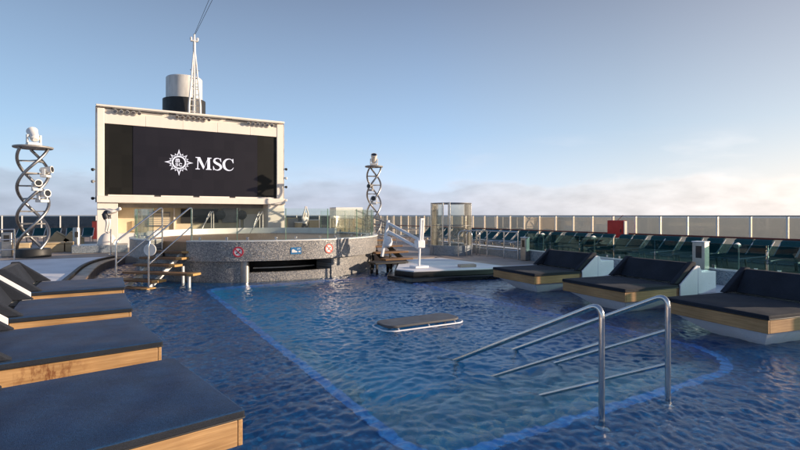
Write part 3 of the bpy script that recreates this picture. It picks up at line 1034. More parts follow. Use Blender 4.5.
# ------------------------------------------------------------------ left boarding steps with handrails
p0, p1 = Vector((0.47, 13.45, 0)), Vector((1.60, 14.62, 0))
sd = (p1 - p0).normalized()
sp = Vector((sd.y, -sd.x, 0))     # to the right when going up
st_ = thing('wooden_steps', 'open wooden steps climbing out of the water to the left of the stage', 'steps', (p0.x, p0.y, 0))
prof = [(0.00, -0.005, -0.50, 0.52), (0.24, 0.16, -0.56, 0.62), (0.46, 0.32, -0.60, 1.42), (0.78, 0.48, -0.58, 0.66), (1.02, 0.64, -0.60, 0.68), (1.26, 0.79, -0.36, 0.66)]
for s_, z, a, b in prof:
    c = p0 + sd * s_ + sp * ((a + b) / 2)
    hw = (b - a) / 2
    MB().obox(c - sp * 0.09 + Vector((0, 0, z)), sp, sd, Vector((0, 0, 1)), hw - 0.09, 0.15, 0.028).build('tread', M['tread'], st_, bevel=0.008)
    MB().obox(c + sp * (hw - 0.089) + Vector((0, 0, z)), sp, sd, Vector((0, 0, 1)), 0.0895, 0.151, 0.0285).build('sunlit_tread_end', M['sunlit_tread_end'], st_, bevel=0.008)  # right end split off to carry the painted sunlight
for off in (-0.30, 0.34):
    MB().bar(p0 + sd * -0.05 + sp * off + Vector((0, 0, -0.12)), p0 + sd * 1.30 + sp * off + Vector((0, 0, 0.72)), 0.05, 0.10).build('stringer', M['white_paint'], st_, bevel=0.006)
for off, s_ in ((1.20, 0.46), (0.60, 1.02), (-0.45, 0.78)):
    q_ = p0 + sd * s_ + sp * off
    MB().lathe([(0.035, -0.13), (0.035, 0.28 if s_ < 0.7 else 0.44)], (q_.x, q_.y, 0), 12).build('support_post', M['white_paint'], st_, smooth=True)


def handrail_pair(off, label):
    b0 = p0 + sd * -0.02 + sp * off
    b1 = p0 + sd * 1.46 + sp * off
    t = thing('handrail', label, 'handrail', (b0.x, b0.y, 0.02), 'handrails of the wooden steps')
    top0, top1 = b0 + Vector((0, 0, 1.12)), b1 + Vector((0, 0, 1.93))
    pts = bend([b0 + Vector((0, 0, 0.0)), top0, top1, b1 + sd * 0.10 + Vector((0, 0, 1.93)), b1 + sd * 0.10 + Vector((0, 0, 0.82))], 0.13)
    MB().tube(pts, 0.021, 10).build('top_rail', M['steel'], t, smooth=True)
    MB().tube([b0 + Vector((0, 0, 0.58)), b1 + sd * 0.08 + Vector((0, 0, 1.44))], 0.017, 10).build('middle_rail', M['steel'], t, smooth=True)
    return t


handrail_pair(-0.46, 'steel handrail on the far left side of the wooden steps')
handrail_pair(0.46, 'steel handrail on the water side of the wooden steps, with a white disc')
q_ = p0 + sd * 0.10 + sp * 0.40
o = Vector((q_.x, q_.y, 0.92))
t = thing('round_marker', 'plain white round disc hanging on the handrail of the wooden steps', 'disc', o)
vd = Vector((-0.5, -0.86, 0))
uu = Vector((0.86, -0.5, 0))
disc(MB(), o, uu, Vector((0, 0, 1)), vd, 0.145, 0.0, 0.02, 32).build('disc_plate', M['white_paint'], t, bevel=0.004)
disc(MB(), o, uu, Vector((0, 0, 1)), vd, 0.145, 0.0201, 0.026, 32, 0.128).build('disc_rim', M['white_gel'], t)
MB().bar(o - vd * 0.002, o - vd * 0.07, 0.03).build('bracket', M['steel_dull'], t)


# ------------------------------------------------------------------ handrails in the pool
def pool_rail(x, label):
    t = thing('pool_handrail', label, 'handrail', (x, 2.77, FZ), 'steel handrails of the pool entry')
    yb = 2.77
    k = 1.0 / 2.05
    top = bend([(x, yb, FZ), (x, yb, 1.0), (x, yb + 2.45, 1.0 - 2.45 * k)], 0.13, 8)
    rail = MB().tube(top, 0.0255, 16).build('top_rail', M['steel'], t, smooth=True)
    MB().tube([(x, yb + 2.02, 0.0), (x, yb + 2.05, -0.02), (x, yb + 2.10, -0.95)], 0.0255, 14).build('end_post', M['steel'], t, smooth=True)
    MB().tube([(x, yb + 0.01, 0.655), (x, yb + 1.36 * 1.35, 0.655 - 0.655 * 1.35)], 0.0185, 14).build('middle_rail', M['steel'], t, smooth=True)
    MB().tube([(x, yb + 0.01, 0.335), (x, yb + 0.69 * 1.4, 0.335 - 0.335 * 1.4)], 0.0185, 14).build('lower_rail', M['steel'], t, smooth=True)
    MB().lathe([(0.06, FZ), (0.06, FZ + 0.012), (0.03, FZ + 0.03)], (x, yb, 0), 20).build('flange', M['steel'], t, smooth=True)


pool_rail(3.60, 'polished steel handrail standing in the pool, the nearer left one of two')
pool_rail(4.55, 'polished steel handrail standing in the pool, the right one of two')

# ------------------------------------------------------------------ slab table standing in the pool
ft = thing('pool_table', 'low grey slab with a white tube rim standing in the middle of the pool', 'pool table', (4.26, 6.70, BZ))
fr = round_rect(3.58, 4.95, 6.46, 6.96, (0.16,) * 4, 6)
MB().prism(fr, 0.045, 0.085).build('slab', M['slab_grey'], ft, bevel=0.012)
fr2 = round_rect(3.53, 5.00, 6.41, 7.01, (0.18,) * 4, 6)
MB().tube([(*p, 0.016) for p in fr2], 0.012, 8, closed=True).build('rim_tube', M['white_gel'], ft, smooth=True)
for x, y in ((3.75, 6.44), (4.30, 6.44), (4.80, 6.44), (3.75, 6.98), (4.30, 6.98), (4.80, 6.98)):
    yy = 6.50 if y < 6.7 else 6.92
    MB().tube([(x, y, 0.018), (x, yy, 0.05)], 0.011, 8).build('bracket', M['white_gel'], ft, smooth=True)
for x, y in ((3.8, 6.6), (4.7, 6.6), (3.8, 6.83), (4.7, 6.83)):
    MB().tube([(x, y, BZ), (x, y, 0.056)], 0.03, 10).build('leg', M['steel'], ft, smooth=True)

# ------------------------------------------------------------------ screen tower
SY = 25.9
tw = thing('screen_tower', 'cream screen tower with a black LED display behind the stage', 'screen', (3.7, SY, DZ))
XL, XR = -0.51, 7.95
SX0, SX1, SZ0, SZ1 = -0.22, 7.60, 2.68, 5.87
MB().box(XL + 0.05, XR - 0.05, SY + 0.30, SY + 2.2, 2.30, 6.60).build('housing', M['cream'], tw)
MB().box(XL, SX0 - 0.003, SY, SY + 0.297, 2.30, 6.55).build('side_frame', M['cream'], tw, bevel=0.02)
MB().box(SX1 + 0.003, XR, SY, SY + 0.297, 2.30, 6.55).build('side_frame', M['cream'], tw, bevel=0.02)
xs = [SX0, 1.42, 3.02, 4.62, 6.22, SX1]
for a, b in zip(xs[:-1], xs[1:]):
    MB().box(a + 0.004, b - 0.004, SY + 0.02, SY + 0.29, SZ1 + 0.004, 6.36).build('fascia_panel', M['cream'], tw, bevel=0.008)
MB().box(SX0, SX1, SY + 0.10, SY + 0.295, 6.362, 6.55).build('lamp_recess', M['cream'], tw)
MB().box(XL - 0.04, XR + 0.04, SY - 0.10, SY + 2.3, 6.602, 6.70).build('roof_edge', M['cream'], tw, bevel=0.02)
MB().box(XL - 0.01, XR + 0.01, SY - 0.32, SY + 0.294, 2.30, 2.60).build('ledge', M['cream'], tw, bevel=0.02)
for a, b in ((-0.2, 1.9), (1.95, 3.6), (3.65, 5.3), (5.35, 7.55)):
    MB().box(a + 0.12, b - 0.12, SY - 0.05, SY + 0.06, 2.603, 2.672).build('ledge_bracket', M['cream'], tw)
# vertical outer trim tubes on both flanks
for x in (XL - 0.035, XR + 0.035):
    MB().tube([(x, SY + 0.05, 2.32), (x, SY + 0.05, 6.60)], 0.025, 8).build('trim_tube', M['grey_metal'], tw, smooth=True)
for x0, x1 in ((XL + 0.005, 0.30), (7.08, XR - 0.005)):
    MB().box(x0, x1, SY - 0.2, SY + 2.1, DZ, 2.298).build('pillar', M['cream'], tw, bevel=0.015)
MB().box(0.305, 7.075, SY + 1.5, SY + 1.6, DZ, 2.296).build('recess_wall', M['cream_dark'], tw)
MB().box(0.305, 7.075, SY - 0.15, SY + 0.10, DZ, 0.93).build('plinth', M['white_paint'], tw, bevel=0.02)
disp = MB().box(0.915, 6.60, SY + 0.07, SY + 0.293, SZ0, SZ1).build('display', M['screen_on'], tw)
for a, b in ((SX0, 0.91), (6.605, SX1)):
    MB().box(a + 0.002, b - 0.002, SY + 0.09, SY + 0.292, SZ0, SZ1).build('side_display', M['screen_off'], tw)
# furniture in the recess under the screen
for (x0, x1, z0, z1, mt) in ((1.6, 2.6, 1.2, 1.9, 'grey_metal'), (2.75, 2.82, 0.95, 2.2, 'cream'), (3.1, 4.9, 1.35, 2.05, 'black'), (5.1, 5.9, 1.35, 2.1, 'grey_metal'),
                             (5.95, 6.05, 0.95, 2.2, 'cream'), (6.2, 6.95, 1.0, 1.8, 'cream'), (0.9, 1.45, 0.95, 1.45, 'beige')):
    MB().box(x0, x1, SY + 1.38, SY + 1.497, z0, z1).build('recess_panel', M[mt], tw, bevel=0.01)
for k in range(6):
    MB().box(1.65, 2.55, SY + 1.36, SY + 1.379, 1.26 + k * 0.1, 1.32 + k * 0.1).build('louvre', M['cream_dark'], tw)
for x in (5.0, 6.1):
    m = MB()
    disc(m, Vector((x, SY + 1.36, 1.75)), Vector((1, 0, 0)), Vector((0, 0, 1)), Vector((0, -1, 0)), 0.25, 0.0, 0.04)
    m.build('speaker_cone', M['black_gloss'], tw)
MB().box(0.31, 7.07, SY + 0.8, SY + 1.0, 2.10, 2.294).build('soffit_beam', M['grey_metal'], tw)


def scr(a, b, y):
    return (a, y, b)


# lettering on the display: serif capitals built as flat shapes of light
LY = SY + 0.066
emb = thing('screen_emblem', 'white compass-sun emblem shown on the black display', 'emblem', (2.86, LY, 4.28))
ec = (2.86, 4.28)


def flat(mb, pts, y):
    n0 = len(mb.v)
    mb.v += [(a, y, b) for a, b in pts]
    mb.f.append(tuple(range(n0, n0 + len(pts))))


m = MB()
for k in range(16):
    a = 2 * PI * k / 16 + PI / 2
    lr = 0.64 if k % 4 == 0 else (0.53 if k % 2 == 0 else 0.46)
    hw = 0.105 if k % 4 == 0 else 0.085
    ca, sa = math.cos(a), math.sin(a)
    tip = (ec[0] + ca * lr, ec[1] + sa * lr)
    base = 0.325
    l_ = (ec[0] + ca * base - sa * hw, ec[1] + sa * base + ca * hw)
    r_ = (ec[0] + ca * base + sa * hw, ec[1] + sa * base - ca * hw)
    ml = (ec[0] + ca * (base + lr) / 2 - sa * hw * 0.38, ec[1] + sa * (base + lr) / 2 + ca * hw * 0.38)
    mr = (ec[0] + ca * (base + lr) / 2 + sa * hw * 0.38, ec[1] + sa * (base + lr) / 2 - ca * hw * 0.38)
    # each ray is an outline with a dark core
    il = (ec[0] + ca * (base + 0.03) - sa * hw * 0.35, ec[1] + sa * (base + 0.03) + ca * hw * 0.35)
    ir = (ec[0] + ca * (base + 0.03) + sa * hw * 0.35, ec[1] + sa * (base + 0.03) - ca * hw * 0.35)
    it = (ec[0] + ca * (base + (lr - base) * 0.55), ec[1] + sa * (base + (lr - base) * 0.55))
    flat(m, [l_, il, it, tip, ml], LY)
    flat(m, [r_, mr, tip, it, ir], LY)
m.build('rays', M['logo'], emb)
m = MB()
sg = 48
for r0, r1 in ((0.255, 0.318), ):
    for k in range(sg):
        a, b = 2 * PI * k / sg, 2 * PI * (k + 1) / sg
        flat(m, [(ec[0] + r0 * math.cos(a), ec[1] + r0 * math.sin(a)), (ec[0] + r1 * math.cos(a), ec[1] + r1 * math.sin(a)),
                 (ec[0] + r1 * math.cos(b), ec[1] + r1 * math.sin(b)), (ec[0] + r0 * math.cos(b), ec[1] + r0 * math.sin(b))], LY - 0.001)
m.build('ring', M['logo'], emb)


def stroke(mb, pts, wid, y):
    """flat stroke of changing width along a smooth line"""
    P = [Vector(p) for p in pts]
    lefts, rights = [], []
    for i, p in enumerate(P):
        t_ = (P[min(i + 1, len(P) - 1)] - P[max(i - 1, 0)]).normalized()
        nrm = Vector((-t_.y, t_.x))
        lefts.append(p + nrm * wid[i] / 2)
        rights.append(p - nrm * wid[i] / 2)
    for i in range(len(P) - 1):
        flat(mb, [tuple(lefts[i]), tuple(rights[i]), tuple(rights[i + 1]), tuple(lefts[i + 1])], y)


def spline(pts, n=8):
    return smooth_line(pts, n)


def widths(ws, n=8):
    return [p[0] for p in smooth_line([(w, 0) for w in ws], n)]


def place(pts, x, z, h):
    return [(x + a * h, z + b * h) for a, b in pts]


# small letters inside the ring
m = MB()
x0, z0, h0 = 2.70, 4.29, 0.17
for x_ in (0.06, 0.46, 0.86):
    flat(m, place([(x_, 0), (x_ + 0.24, 0), (x_ + 0.24, 0.80), (x_, 0.80)], x0, z0, h0), LY)
for x_ in (0.18, 0.58):
    pp = [(x_, 0.66), (x_ + 0.12, 0.86), (x_ + 0.28, 0.90), (x_ + 0.40, 0.70)]
    stroke(m, place(spline(pp, 5), x0, z0, h0), [0.22 * h0] * 16, LY - 0.002)
flat(m, place([(-0.08, 0), (0.38, 0), (0.38, 0.1), (-0.08, 0.1)], x0, z0, h0), LY - 0.003)
flat(m, place([(0.40, 0), (0.76, 0), (0.76, 0.1), (0.40, 0.1)], x0, z0, h0), LY - 0.003)
flat(m, place([(0.80, 0), (1.2, 0), (1.2, 0.1), (0.80, 0.1)], x0, z0, h0), LY - 0.003)
x0, z0, h0 = 2.70, 4.10, 0.15
pp = [(0.78, 0.72), (0.50, 0.92), (0.14, 0.80), (0.22, 0.54), (0.66, 0.44), (0.74, 0.16), (0.36, 0.02), (0.04, 0.2)]
stroke(m, place(spline(pp, 5), x0, z0, h0), [0.2 * h0] * 36, LY)
pp = [(1.92, 0.70), (1.62, 0.92), (1.22, 0.78), (1.12, 0.46), (1.24, 0.14), (1.60, 0.02), (1.94, 0.2)]
stroke(m, place(spline(pp, 5), x0, z0, h0), [0.22 * h0] * 31, LY)
m.build('inner_letters', M['logo'], emb)

word = thing('screen_lettering', 'white serif letters MSC shown on the black display', 'lettering', (4.40, LY, 3.99))
H_ = 0.60
zb = 3.985
# M
m = MB()
x0 = 3.60
for pts, dy in (([(0.13, 0.04), (0.205, 0.04), (0.235, 0.96), (0.16, 0.96)], 0), ([(0.13, 0.96), (0.37, 0.96), (0.70, 0.22), (0.60, 0.02)], 0.001),
                ([(0.60, 0.02), (0.645, 0.14), (0.955, 0.96), (1.0, 0.96)], 0.002), ([(0.90, 0.04), (1.13, 0.04), (1.11, 0.96), (0.92, 0.96)], 0.003),
                ([(0.0, 0.0), (0.33, 0.0), (0.33, 0.05), (0.22, 0.075), (0.11, 0.075), (0.0, 0.05)], 0.004),
                ([(0.80, 0.0), (1.24, 0.0), (1.24, 0.05), (1.13, 0.085), (0.90, 0.085), (0.80, 0.05)], 0.005),
                ([(0.0, 1.0), (0.0, 0.95), (0.12, 0.92), (0.38, 0.92), (0.36, 1.0)], 0.006), ([(0.92, 1.0), (0.90, 0.92), (1.12, 0.92), (1.24, 0.95), (1.24, 1.0)], 0.007)):
    flat(m, place(pts, x0, zb, H_), LY - dy)
m.build('letter', M['logo'], word)
# S
m = MB()
x0 = 4.42
pp = [(0.60, 0.74), (0.52, 0.93), (0.32, 0.985), (0.13, 0.90), (0.10, 0.70), (0.28, 0.56), (0.52, 0.43), (0.62, 0.24), (0.48, 0.06), (0.28, 0.01), (0.10, 0.09), (0.03, 0.28)]
ww = [0.03, 0.06, 0.07, 0.13, 0.18, 0.20, 0.20, 0.18, 0.11, 0.07, 0.06, 0.03]
stroke(m, place(spline(pp), x0, zb, H_), [v * H_ for v in widths(ww)], LY)
flat(m, place([(0.61, 1.0), (0.57, 1.0), (0.53, 0.94), (0.60, 0.70), (0.64, 0.70)], x0, zb, H_), LY - 0.002)
flat(m, place([(0.0, 0.0), (0.04, 0.0), (0.09, 0.07), (0.03, 0.33), (-0.01, 0.33)], x0, zb, H_), LY - 0.002)
m.build('letter', M['logo'], word)
# C
m = MB()
x0 = 4.87
pp = [(0.84, 0.68), (0.74, 0.90), (0.54, 0.98), (0.28, 0.90), (0.12, 0.68), (0.10, 0.46), (0.17, 0.22), (0.36, 0.06), (0.56, 0.02), (0.76, 0.10), (0.88, 0.27)]
ww = [0.03, 0.06, 0.06, 0.12, 0.19, 0.21, 0.19, 0.12, 0.07, 0.06, 0.03]
stroke(m, place(spline(pp), x0, zb, H_), [v * H_ for v in widths(ww)], LY)
flat(m, place([(0.86, 1.0), (0.82, 1.0), (0.77, 0.92), (0.84, 0.64), (0.88, 0.64)], x0, zb, H_), LY - 0.002)
m.build('letter', M['logo'], word)


# lamps hung under the roof edge
def lamp(loc, label):
    t = thing('flood_lamp', label, 'lamp', loc, 'flood lamps under the roof edge of the screen')
    x, y, z = loc
    MB().tube([(x, y, z + 0.12), (x, y, z)], 0.012, 6).build('hanger', M['grey_metal'], t)
    MB().tube([(x, y + 0.09, z + 0.03), (x, y + 0.02, z), (x, y - 0.10, z - 0.05)], [0.03, 0.065, 0.085], 12).build('lamp_head', M['white_paint'], t, smooth=True)
    MB().tube([(x, y - 0.100, z - 0.05), (x, y - 0.108, z - 0.053)], 0.075, 12).build('lens', M['steel'], t, smooth=True)


for gname, x0, cnt in (('left corner', 0.20, 5), ('middle', 2.75, 7), ('right end', 6.1, 6)):
    for k in range(cnt):
        x_ = x0 + 0.24 * k
        lamp((x_, SY - 0.06, 6.47), '%s small flood lamp of the group under the %s of the screen roof' % (ordinal(k), gname))
for k in range(3):
    t = thing('cable_tray', 'cable tray above the lamps at the %s of the screen' % ('left end', 'middle', 'right end')[k], 'cable tray', (0.9 + 2.8 * k, SY, 6.55), 'cable trays of the screen')
    MB().box(0.1 + 2.6 * k, 2.4 + 2.6 * k, SY - 0.07, SY - 0.005, 6.556, 6.597).build('tray', M['grey_metal'], t)
    MB().tube([(0.05 + 2.6 * k, SY - 0.09, 6.545), (2.45 + 2.6 * k, SY - 0.09, 6.54)], 0.012, 6).build('cable', M['black'], t)


def dome_camera(loc, dx, label, mt):
    t = thing('security_camera', label, 'camera', loc, 'cameras and lamps on the flanks of the screen')
    x, y, z = loc
    MB().tube([(x, y, z), (x + dx * 0.09, y, z)], 0.025, 8).build('arm', M['grey_metal'], t, smooth=True)
    MB().lathe([(0.015, -0.08), (0.05, -0.065), (0.07, -0.015), (0.07, 0.03), (0.035, 0.055)], (x + dx * 0.10, y, z), 14).build('housing', M[mt], t, smooth=True)


dome_camera((XL - 0.06, SY + 0.02, 2.50), -1, 'black dome camera low on the left flank of the screen', 'black_gloss')
dome_camera((XL - 0.06, SY + 0.02, 3.25), -1, 'small grey camera just above the black one on the left flank of the screen', 'grey_metal')
dome_camera((XL - 0.06, SY + 0.02, 3.78), -1, 'black camera uppermost on the left flank of the screen', 'black')
dome_camera((XR + 0.06, SY + 0.02, 2.55), 1, 'white dome camera low on the right flank of the screen', 'white_paint')
dome_camera((XR + 0.06, SY + 0.02, 3.25), 1, 'black lamp second from below on the right flank of the screen', 'black')
dome_camera((XR + 0.06, SY + 0.02, 3.72), 1, 'white lamp third from below on the right flank of the screen', 'white_paint')
dome_camera((XR + 0.06, SY + 0.02, 4.20), 1, 'black lamp uppermost on the right flank of the screen', 'black_gloss')

# funnel, mast and wires behind
fu = thing('ship_funnel', 'white cylindrical funnel with a black lower band behind the screen', 'funnel', (5.72, 48, DZ))
MB().lathe([(1.77, DZ), (1.77, 11.95)], (5.72, 48, 0), 48).build('black_band', M['black'], fu, smooth=True)
MB().lathe([(1.50, 11.952), (1.50, 13.86), (1.42, 13.95), (1.30, 13.95), (1.30, 13.6)], (5.72, 48, 0), 48).build('white_drum', M['funnel_white'], fu, smooth=True)
ma = thing('signal_mast', 'slim white lattice mast in front of the funnel', 'mast', (6.35, 45.4, DZ))
mx_, my_ = 6.20, 45.4
tipz = 17.2
for dx, dy in ((-0.52, -0.3), (0.52, -0.3), (0.0, 0.45)):
    MB().tube([(mx_ + dx, my_ + dy, DZ), (mx_ + dx * 0.86, my_ + dy * 0.86, 11.0), (mx_ + dx * 0.08, my_ + dy * 0.1, 16.0)], [0.10, 0.085, 0.05], 8).build('mast_leg', M['white_paint'], ma, smooth=True)
MB().tube([(mx_, my_, 9.0), (mx_, my_, 16.2), (mx_, my_, tipz)], [0.15, 0.12, 0.07], 10).build('pole', M['white_paint'], ma, smooth=True)
for k in range(12):
    z = 9.6 + k * 0.48
    hw = 0.44 * (16.4 - z) / 6.4 + 0.08
    MB().tube([(mx_ - hw, my_ - 0.3 * hw, z), (mx_ + hw, my_ - 0.3 * hw, z)], 0.03, 6).build('rung', M['white_paint'], ma)
for z in (14.1, 13.4, 12.7):
    MB().tube([(mx_ - 0.34, my_, z), (mx_ + 0.42, my_, z)], 0.03, 6).build('antenna_arm', M['grey_metal'], ma)
MB().box(mx_ - 0.3, mx_ + 0.3, my_ - 0.12, my_ + 0.12, 16.55, 16.62).build('crosstree', M['white_paint'], ma)
for dx in (-0.26, 0.26):
    MB().lathe([(0.05, 16.62), (0.09, 16.70), (0.09, 16.86), (0.04, 16.92)], (mx_ + dx, my_, 0), 10).build('signal_lamp', M['white_paint'], ma, smooth=True)
for j, (lab, e) in enumerate((('left of two thin dark stay wires rising from the mast top', (8.9, -2.0, 26.0)), ('right of two thin dark stay wires rising from the mast top', (10.2, -2.4, 25.6)))):
    w_ = MB().tube([(mx_ + 0.06 * j, my_, tipz - 0.05), e], 0.016, 5).build('stay_wire', M['black'])
    tag(w_, lab, 'wire', 'stay wires')


# ------------------------------------------------------------------ helix light towers
def moving_light(loc, az, tilt, label, s=1.0, mt='white_paint'):
    t = thing('stage_light', label, 'stage light', loc, 'moving-head lights on the spiral towers')
    x, y, z = loc
    a = Vector((math.cos(az), math.sin(az), 0))
    b = Vector((-a.y, a.x, 0))
    d = (a * math.cos(tilt) + Vector((0, 0, math.sin(tilt)))).normalized()
    c = Vector((x, y, z + 0.30 * s))
    MB().obox((x, y, z + 0.05 * s), a, b, (0, 0, 1), 0.13 * s, 0.17 * s, 0.05 * s).build('base', M[mt], t, bevel=0.02)
    for k in (-1, 1):
        MB().obox(Vector((x, y, z + 0.21 * s)) + b * (k * 0.155 * s), a, b, (0, 0, 1), 0.06 * s, 0.022 * s, 0.115 * s).build('yoke_arm', M[mt], t, bevel=0.012)
    MB().tube([c - d * 0.20 * s, c - d * 0.15 * s, c + d * 0.10 * s, c + d * 0.24 * s], [0.06 * s, 0.11 * s, 0.125 * s, 0.145 * s], 16).build('head', M[mt], t, smooth=True)
    MB().tube([c + d * 0.2401 * s, c + d * 0.25 * s], 0.11 * s, 16).build('lens', M['black_gloss'], t, smooth=True)
    return t


def helix_tower(loc, h, rad, ph, label, tube=0.05, pitch=3.2):
    x, y, z0 = loc
    t = thing('spiral_tower', label, 'light tower', loc, 'spiral light towers')
    MB().lathe([(rad * 1.18, z0), (rad * 1.18, z0 + 0.26), (rad * 1.12, z0 + 0.30)], (x, y, 0), 28).build('base', M['black'], t, smooth=True)
    for k in range(3):
        pts = []
        for i in range(49):
            zz = 0.28 + (h - 0.28) * i / 48
            a = ph + k * 2 * PI / 3 + 2 * PI * zz / pitch
            pts.append((x + rad * math.cos(a), y + rad * math.sin(a), z0 + zz))
        MB().tube(pts, tube, 10).build('spiral_tube', M['steel_dull'], t, smooth=True)
    lv = 8
    for j in range(1, lv):
        zz = 0.28 + (h - 0.28) * j / lv
        vv = []
        for k in range(3):
            a = ph + k * 2 * PI / 3 + 2 * PI * zz / pitch
            vv.append((x + rad * math.cos(a), y + rad * math.sin(a), z0 + zz))
        MB().tube(vv, 0.03, 6, closed=True).build('rung', M['grey_metal'], t)
    MB().lathe([(rad * 1.28, z0 + h), (rad * 1.32, z0 + h + 0.02), (rad * 1.32, z0 + h + 0.06), (rad * 1.2, z0 + h + 0.075)], (x, y, 0), 24).build('top_plate', M['grey_metal'], t, smooth=True)
    return t


HL = (-2.38, 21.95, DZ)
helix_tower(HL, 3.88, 0.46, 0.5, 'tall steel spiral light tower on the left deck', 0.052)
moving_light((HL[0] + 0.02, HL[1], DZ + 3.96), 1.9, 0.7, 'white stage light on top of the left spiral tower', 1.25)
for k, (dz, da, s) in enumerate(((2.85, -0.35, 0.9), (2.35, -1.2, 0.85), (1.95, -0.75, 1.0))):
    lab = ('white stage light uppermost on the side of the left spiral tower', 'white stage light in the middle of the left spiral tower', 'white stage light with a dark lens lowest on the left spiral tower')[k]
    moving_light((HL[0] + 0.40 * math.cos(da), HL[1] + 0.40 * math.sin(da), DZ + dz), da, 0.1, lab, s)
HR = (11.94, 23.14, DZ)
helix_tower(HR, 4.0, 0.36, 1.3, 'slimmer dark spiral light tower behind the stage on the right', 0.045, 2.9)
moving_light((HR[0], HR[1], DZ + 4.08), -2.0, 0.9, 'stage light on top of the right spiral tower', 1.15, 'cream')
for k, (dz, da, s, mt, lab) in enumerate(((2.75, -2.6, 0.8, 'grey_metal', 'small grey stage light high on the left side of the right spiral tower'),
                                          (2.05, -2.1, 1.0, 'white_paint', 'stage light with a black lens on the right spiral tower'))):
    moving_light((HR[0] + 0.33 * math.cos(da), HR[1] + 0.33 * math.sin(da), DZ + dz), da, 0.0, lab, s, mt)


# ------------------------------------------------------------------ diver statues
def skin_mesh(name, nodes, edges, mat, parent, loc):
    me = bpy.data.meshes.new(name)
    me.from_pydata([Vector(p[:3]) for p in nodes], edges, [])
    o = bpy.data.objects.new(name, me)
    col.objects.link(o)
    o.parent = parent
    o.location = loc
    sk = o.modifiers.new('skin', 'SKIN')
    sk.use_smooth_shade = True
    layer = me.skin_vertices[0].data
    for i, p in enumerate(nodes):
        layer[i].radius = (p[3], p[3])
        layer[i].use_root = (i == 0)
    sb_ = o.modifiers.new('sub', 'SUBSURF')
    sb_.levels = sb_.render_levels = 2
    me.materials.append(mat)
    return o


def statue(loc, heading, pose, label, scale, plinth):
    t = thing('diver_statue', label, 'statue', loc, 'diver statues')
    f = Vector((math.cos(heading), math.sin(heading), 0))
    s_ = Vector((-f.y, f.x, 0))
    up = Vector((0, 0, 1))

    def P(a, b, c, r):
        v = (f * a + s_ * b + up * c) * scale
        return (v.x, v.y, v.z + plinth, r * scale)
    if pose == 'dive':
        pel, chest, neck, head, top_ = (-0.06, 0.0, 0.86), (0.26, 0.0, 0.98), (0.42, 0.0, 1.03), (0.52, 0.0, 1.09), (0.61, 0.0, 1.14)
        knee, hip = (0.05, 0.0, 0.46), (-0.03, 0.09, 0.82)
        elbow, hand = (0.02, 0.20, 1.08), (-0.22, 0.20, 1.08)
    else:
        pel, chest, neck, head, top_ = (0, 0, 0.92), (0.02, 0, 1.26), (0.02, 0, 1.45), (0.03, 0, 1.56), (0.04, 0, 1.68)
        knee, hip = (0.03, 0, 0.48), (0, 0.09, 0.86)
        elbow, hand = (0.10, 0.14, 1.62), (0.10, 0.04, 1.90)
    nodes = [P(*pel, 0.125)]
    edges = []

    def add(p, r, frm):
        nodes.append(P(*p, r))
        edges.append((frm, len(nodes) - 1))
        return len(nodes) - 1
    mid = tuple((a + b) / 2 for a, b in zip(pel, chest))
    i = add(mid, 0.115, 0)
    ch = add(chest, 0.14, i)
    nk = add(neck, 0.055, ch)
    hd = add(head, 0.095, nk)
    add(top_, 0.085, hd)
    for sgn in (-1, 1):
        hp = add((hip[0], hip[1] * sgn, hip[2]), 0.095, 0)
        kn = add((knee[0], 0.09 * sgn, knee[2]), 0.06, hp)
        an = add((-0.03, 0.085 * sgn, 0.08), 0.04, kn)
        add((0.14, 0.09 * sgn, 0.03), 0.034, an)
        sh = add((chest[0] + (0.05 if pose == 'dive' else 0), 0.17 * sgn, chest[2] + (0.0 if pose == 'dive' else 0.10)), 0.06, ch)
        el = add((elbow[0], elbow[1] * sgn, elbow[2]), 0.042, sh)
        wr = add((hand[0], hand[1] * sgn, hand[2]), 0.030, el)
        add((hand[0] + (-0.11 if pose == 'dive' else 0.0), hand[1] * sgn, hand[2] + (0.0 if pose == 'dive' else 0.11)), 0.034, wr)
    skin_mesh('body', nodes, edges, M['statue'], t, (0, 0, 0))
    # swimming trunks: a waist piece and two short legs, joined as one mesh
    tr_ = MB()
    wa = tuple(a + 0.42 * (b - a) for a, b in zip(pel, chest))
    lo = tuple(a - 0.30 * (b - a) for a, b in zip(pel, chest))
    ring = [P(*lo, 0.10), P(*pel, 0.165), P(*tuple((a + b) / 2 for a, b in zip(pel, wa)), 0.165), P(*wa, 0.150)]
    tr_.tube([q_[:3] for q_ in ring], [q_[3] for q_ in ring], 14)
    for sgn in (-1, 1):
        leg_ = [P(pel[0], 0.075 * sgn, pel[2] + 0.02, 0.13), P(hip[0], 0.09 * sgn, hip[2] - 0.06, 0.122),
                P(hip[0] * 0.5 + knee[0] * 0.5, 0.092 * sgn, hip[2] * 0.5 + knee[2] * 0.5, 0.104)]
        tr_.tube([q_[:3] for q_ in leg_], [q_[3] for q_ in leg_], 14)
    tr_.build('trunks', M['navy'], t, smooth=True, off=Vector((0, 0, 0)))
    if pose == 'dive':
        r_ = 0.36
        MB().lathe([(r_, 0.0), (r_ * 0.98, 0.10), (r_ * 0.86, 0.24), (r_ * 0.62, 0.38), (r_ * 0.3, 0.46), (0.05, plinth + 0.01)], (0, 0, 0), 28).build('dome_base', M['statue'], t, smooth=True, off=Vector((0, 0, 0)))
    else:
        MB().lathe([(0.22, 0.0), (0.22, max(0.05, plinth + 0.012))], (0, 0, 0), 24).build('plinth_base', M['statue'], t, smooth=True, off=Vector((0, 0, 0)))
    return t


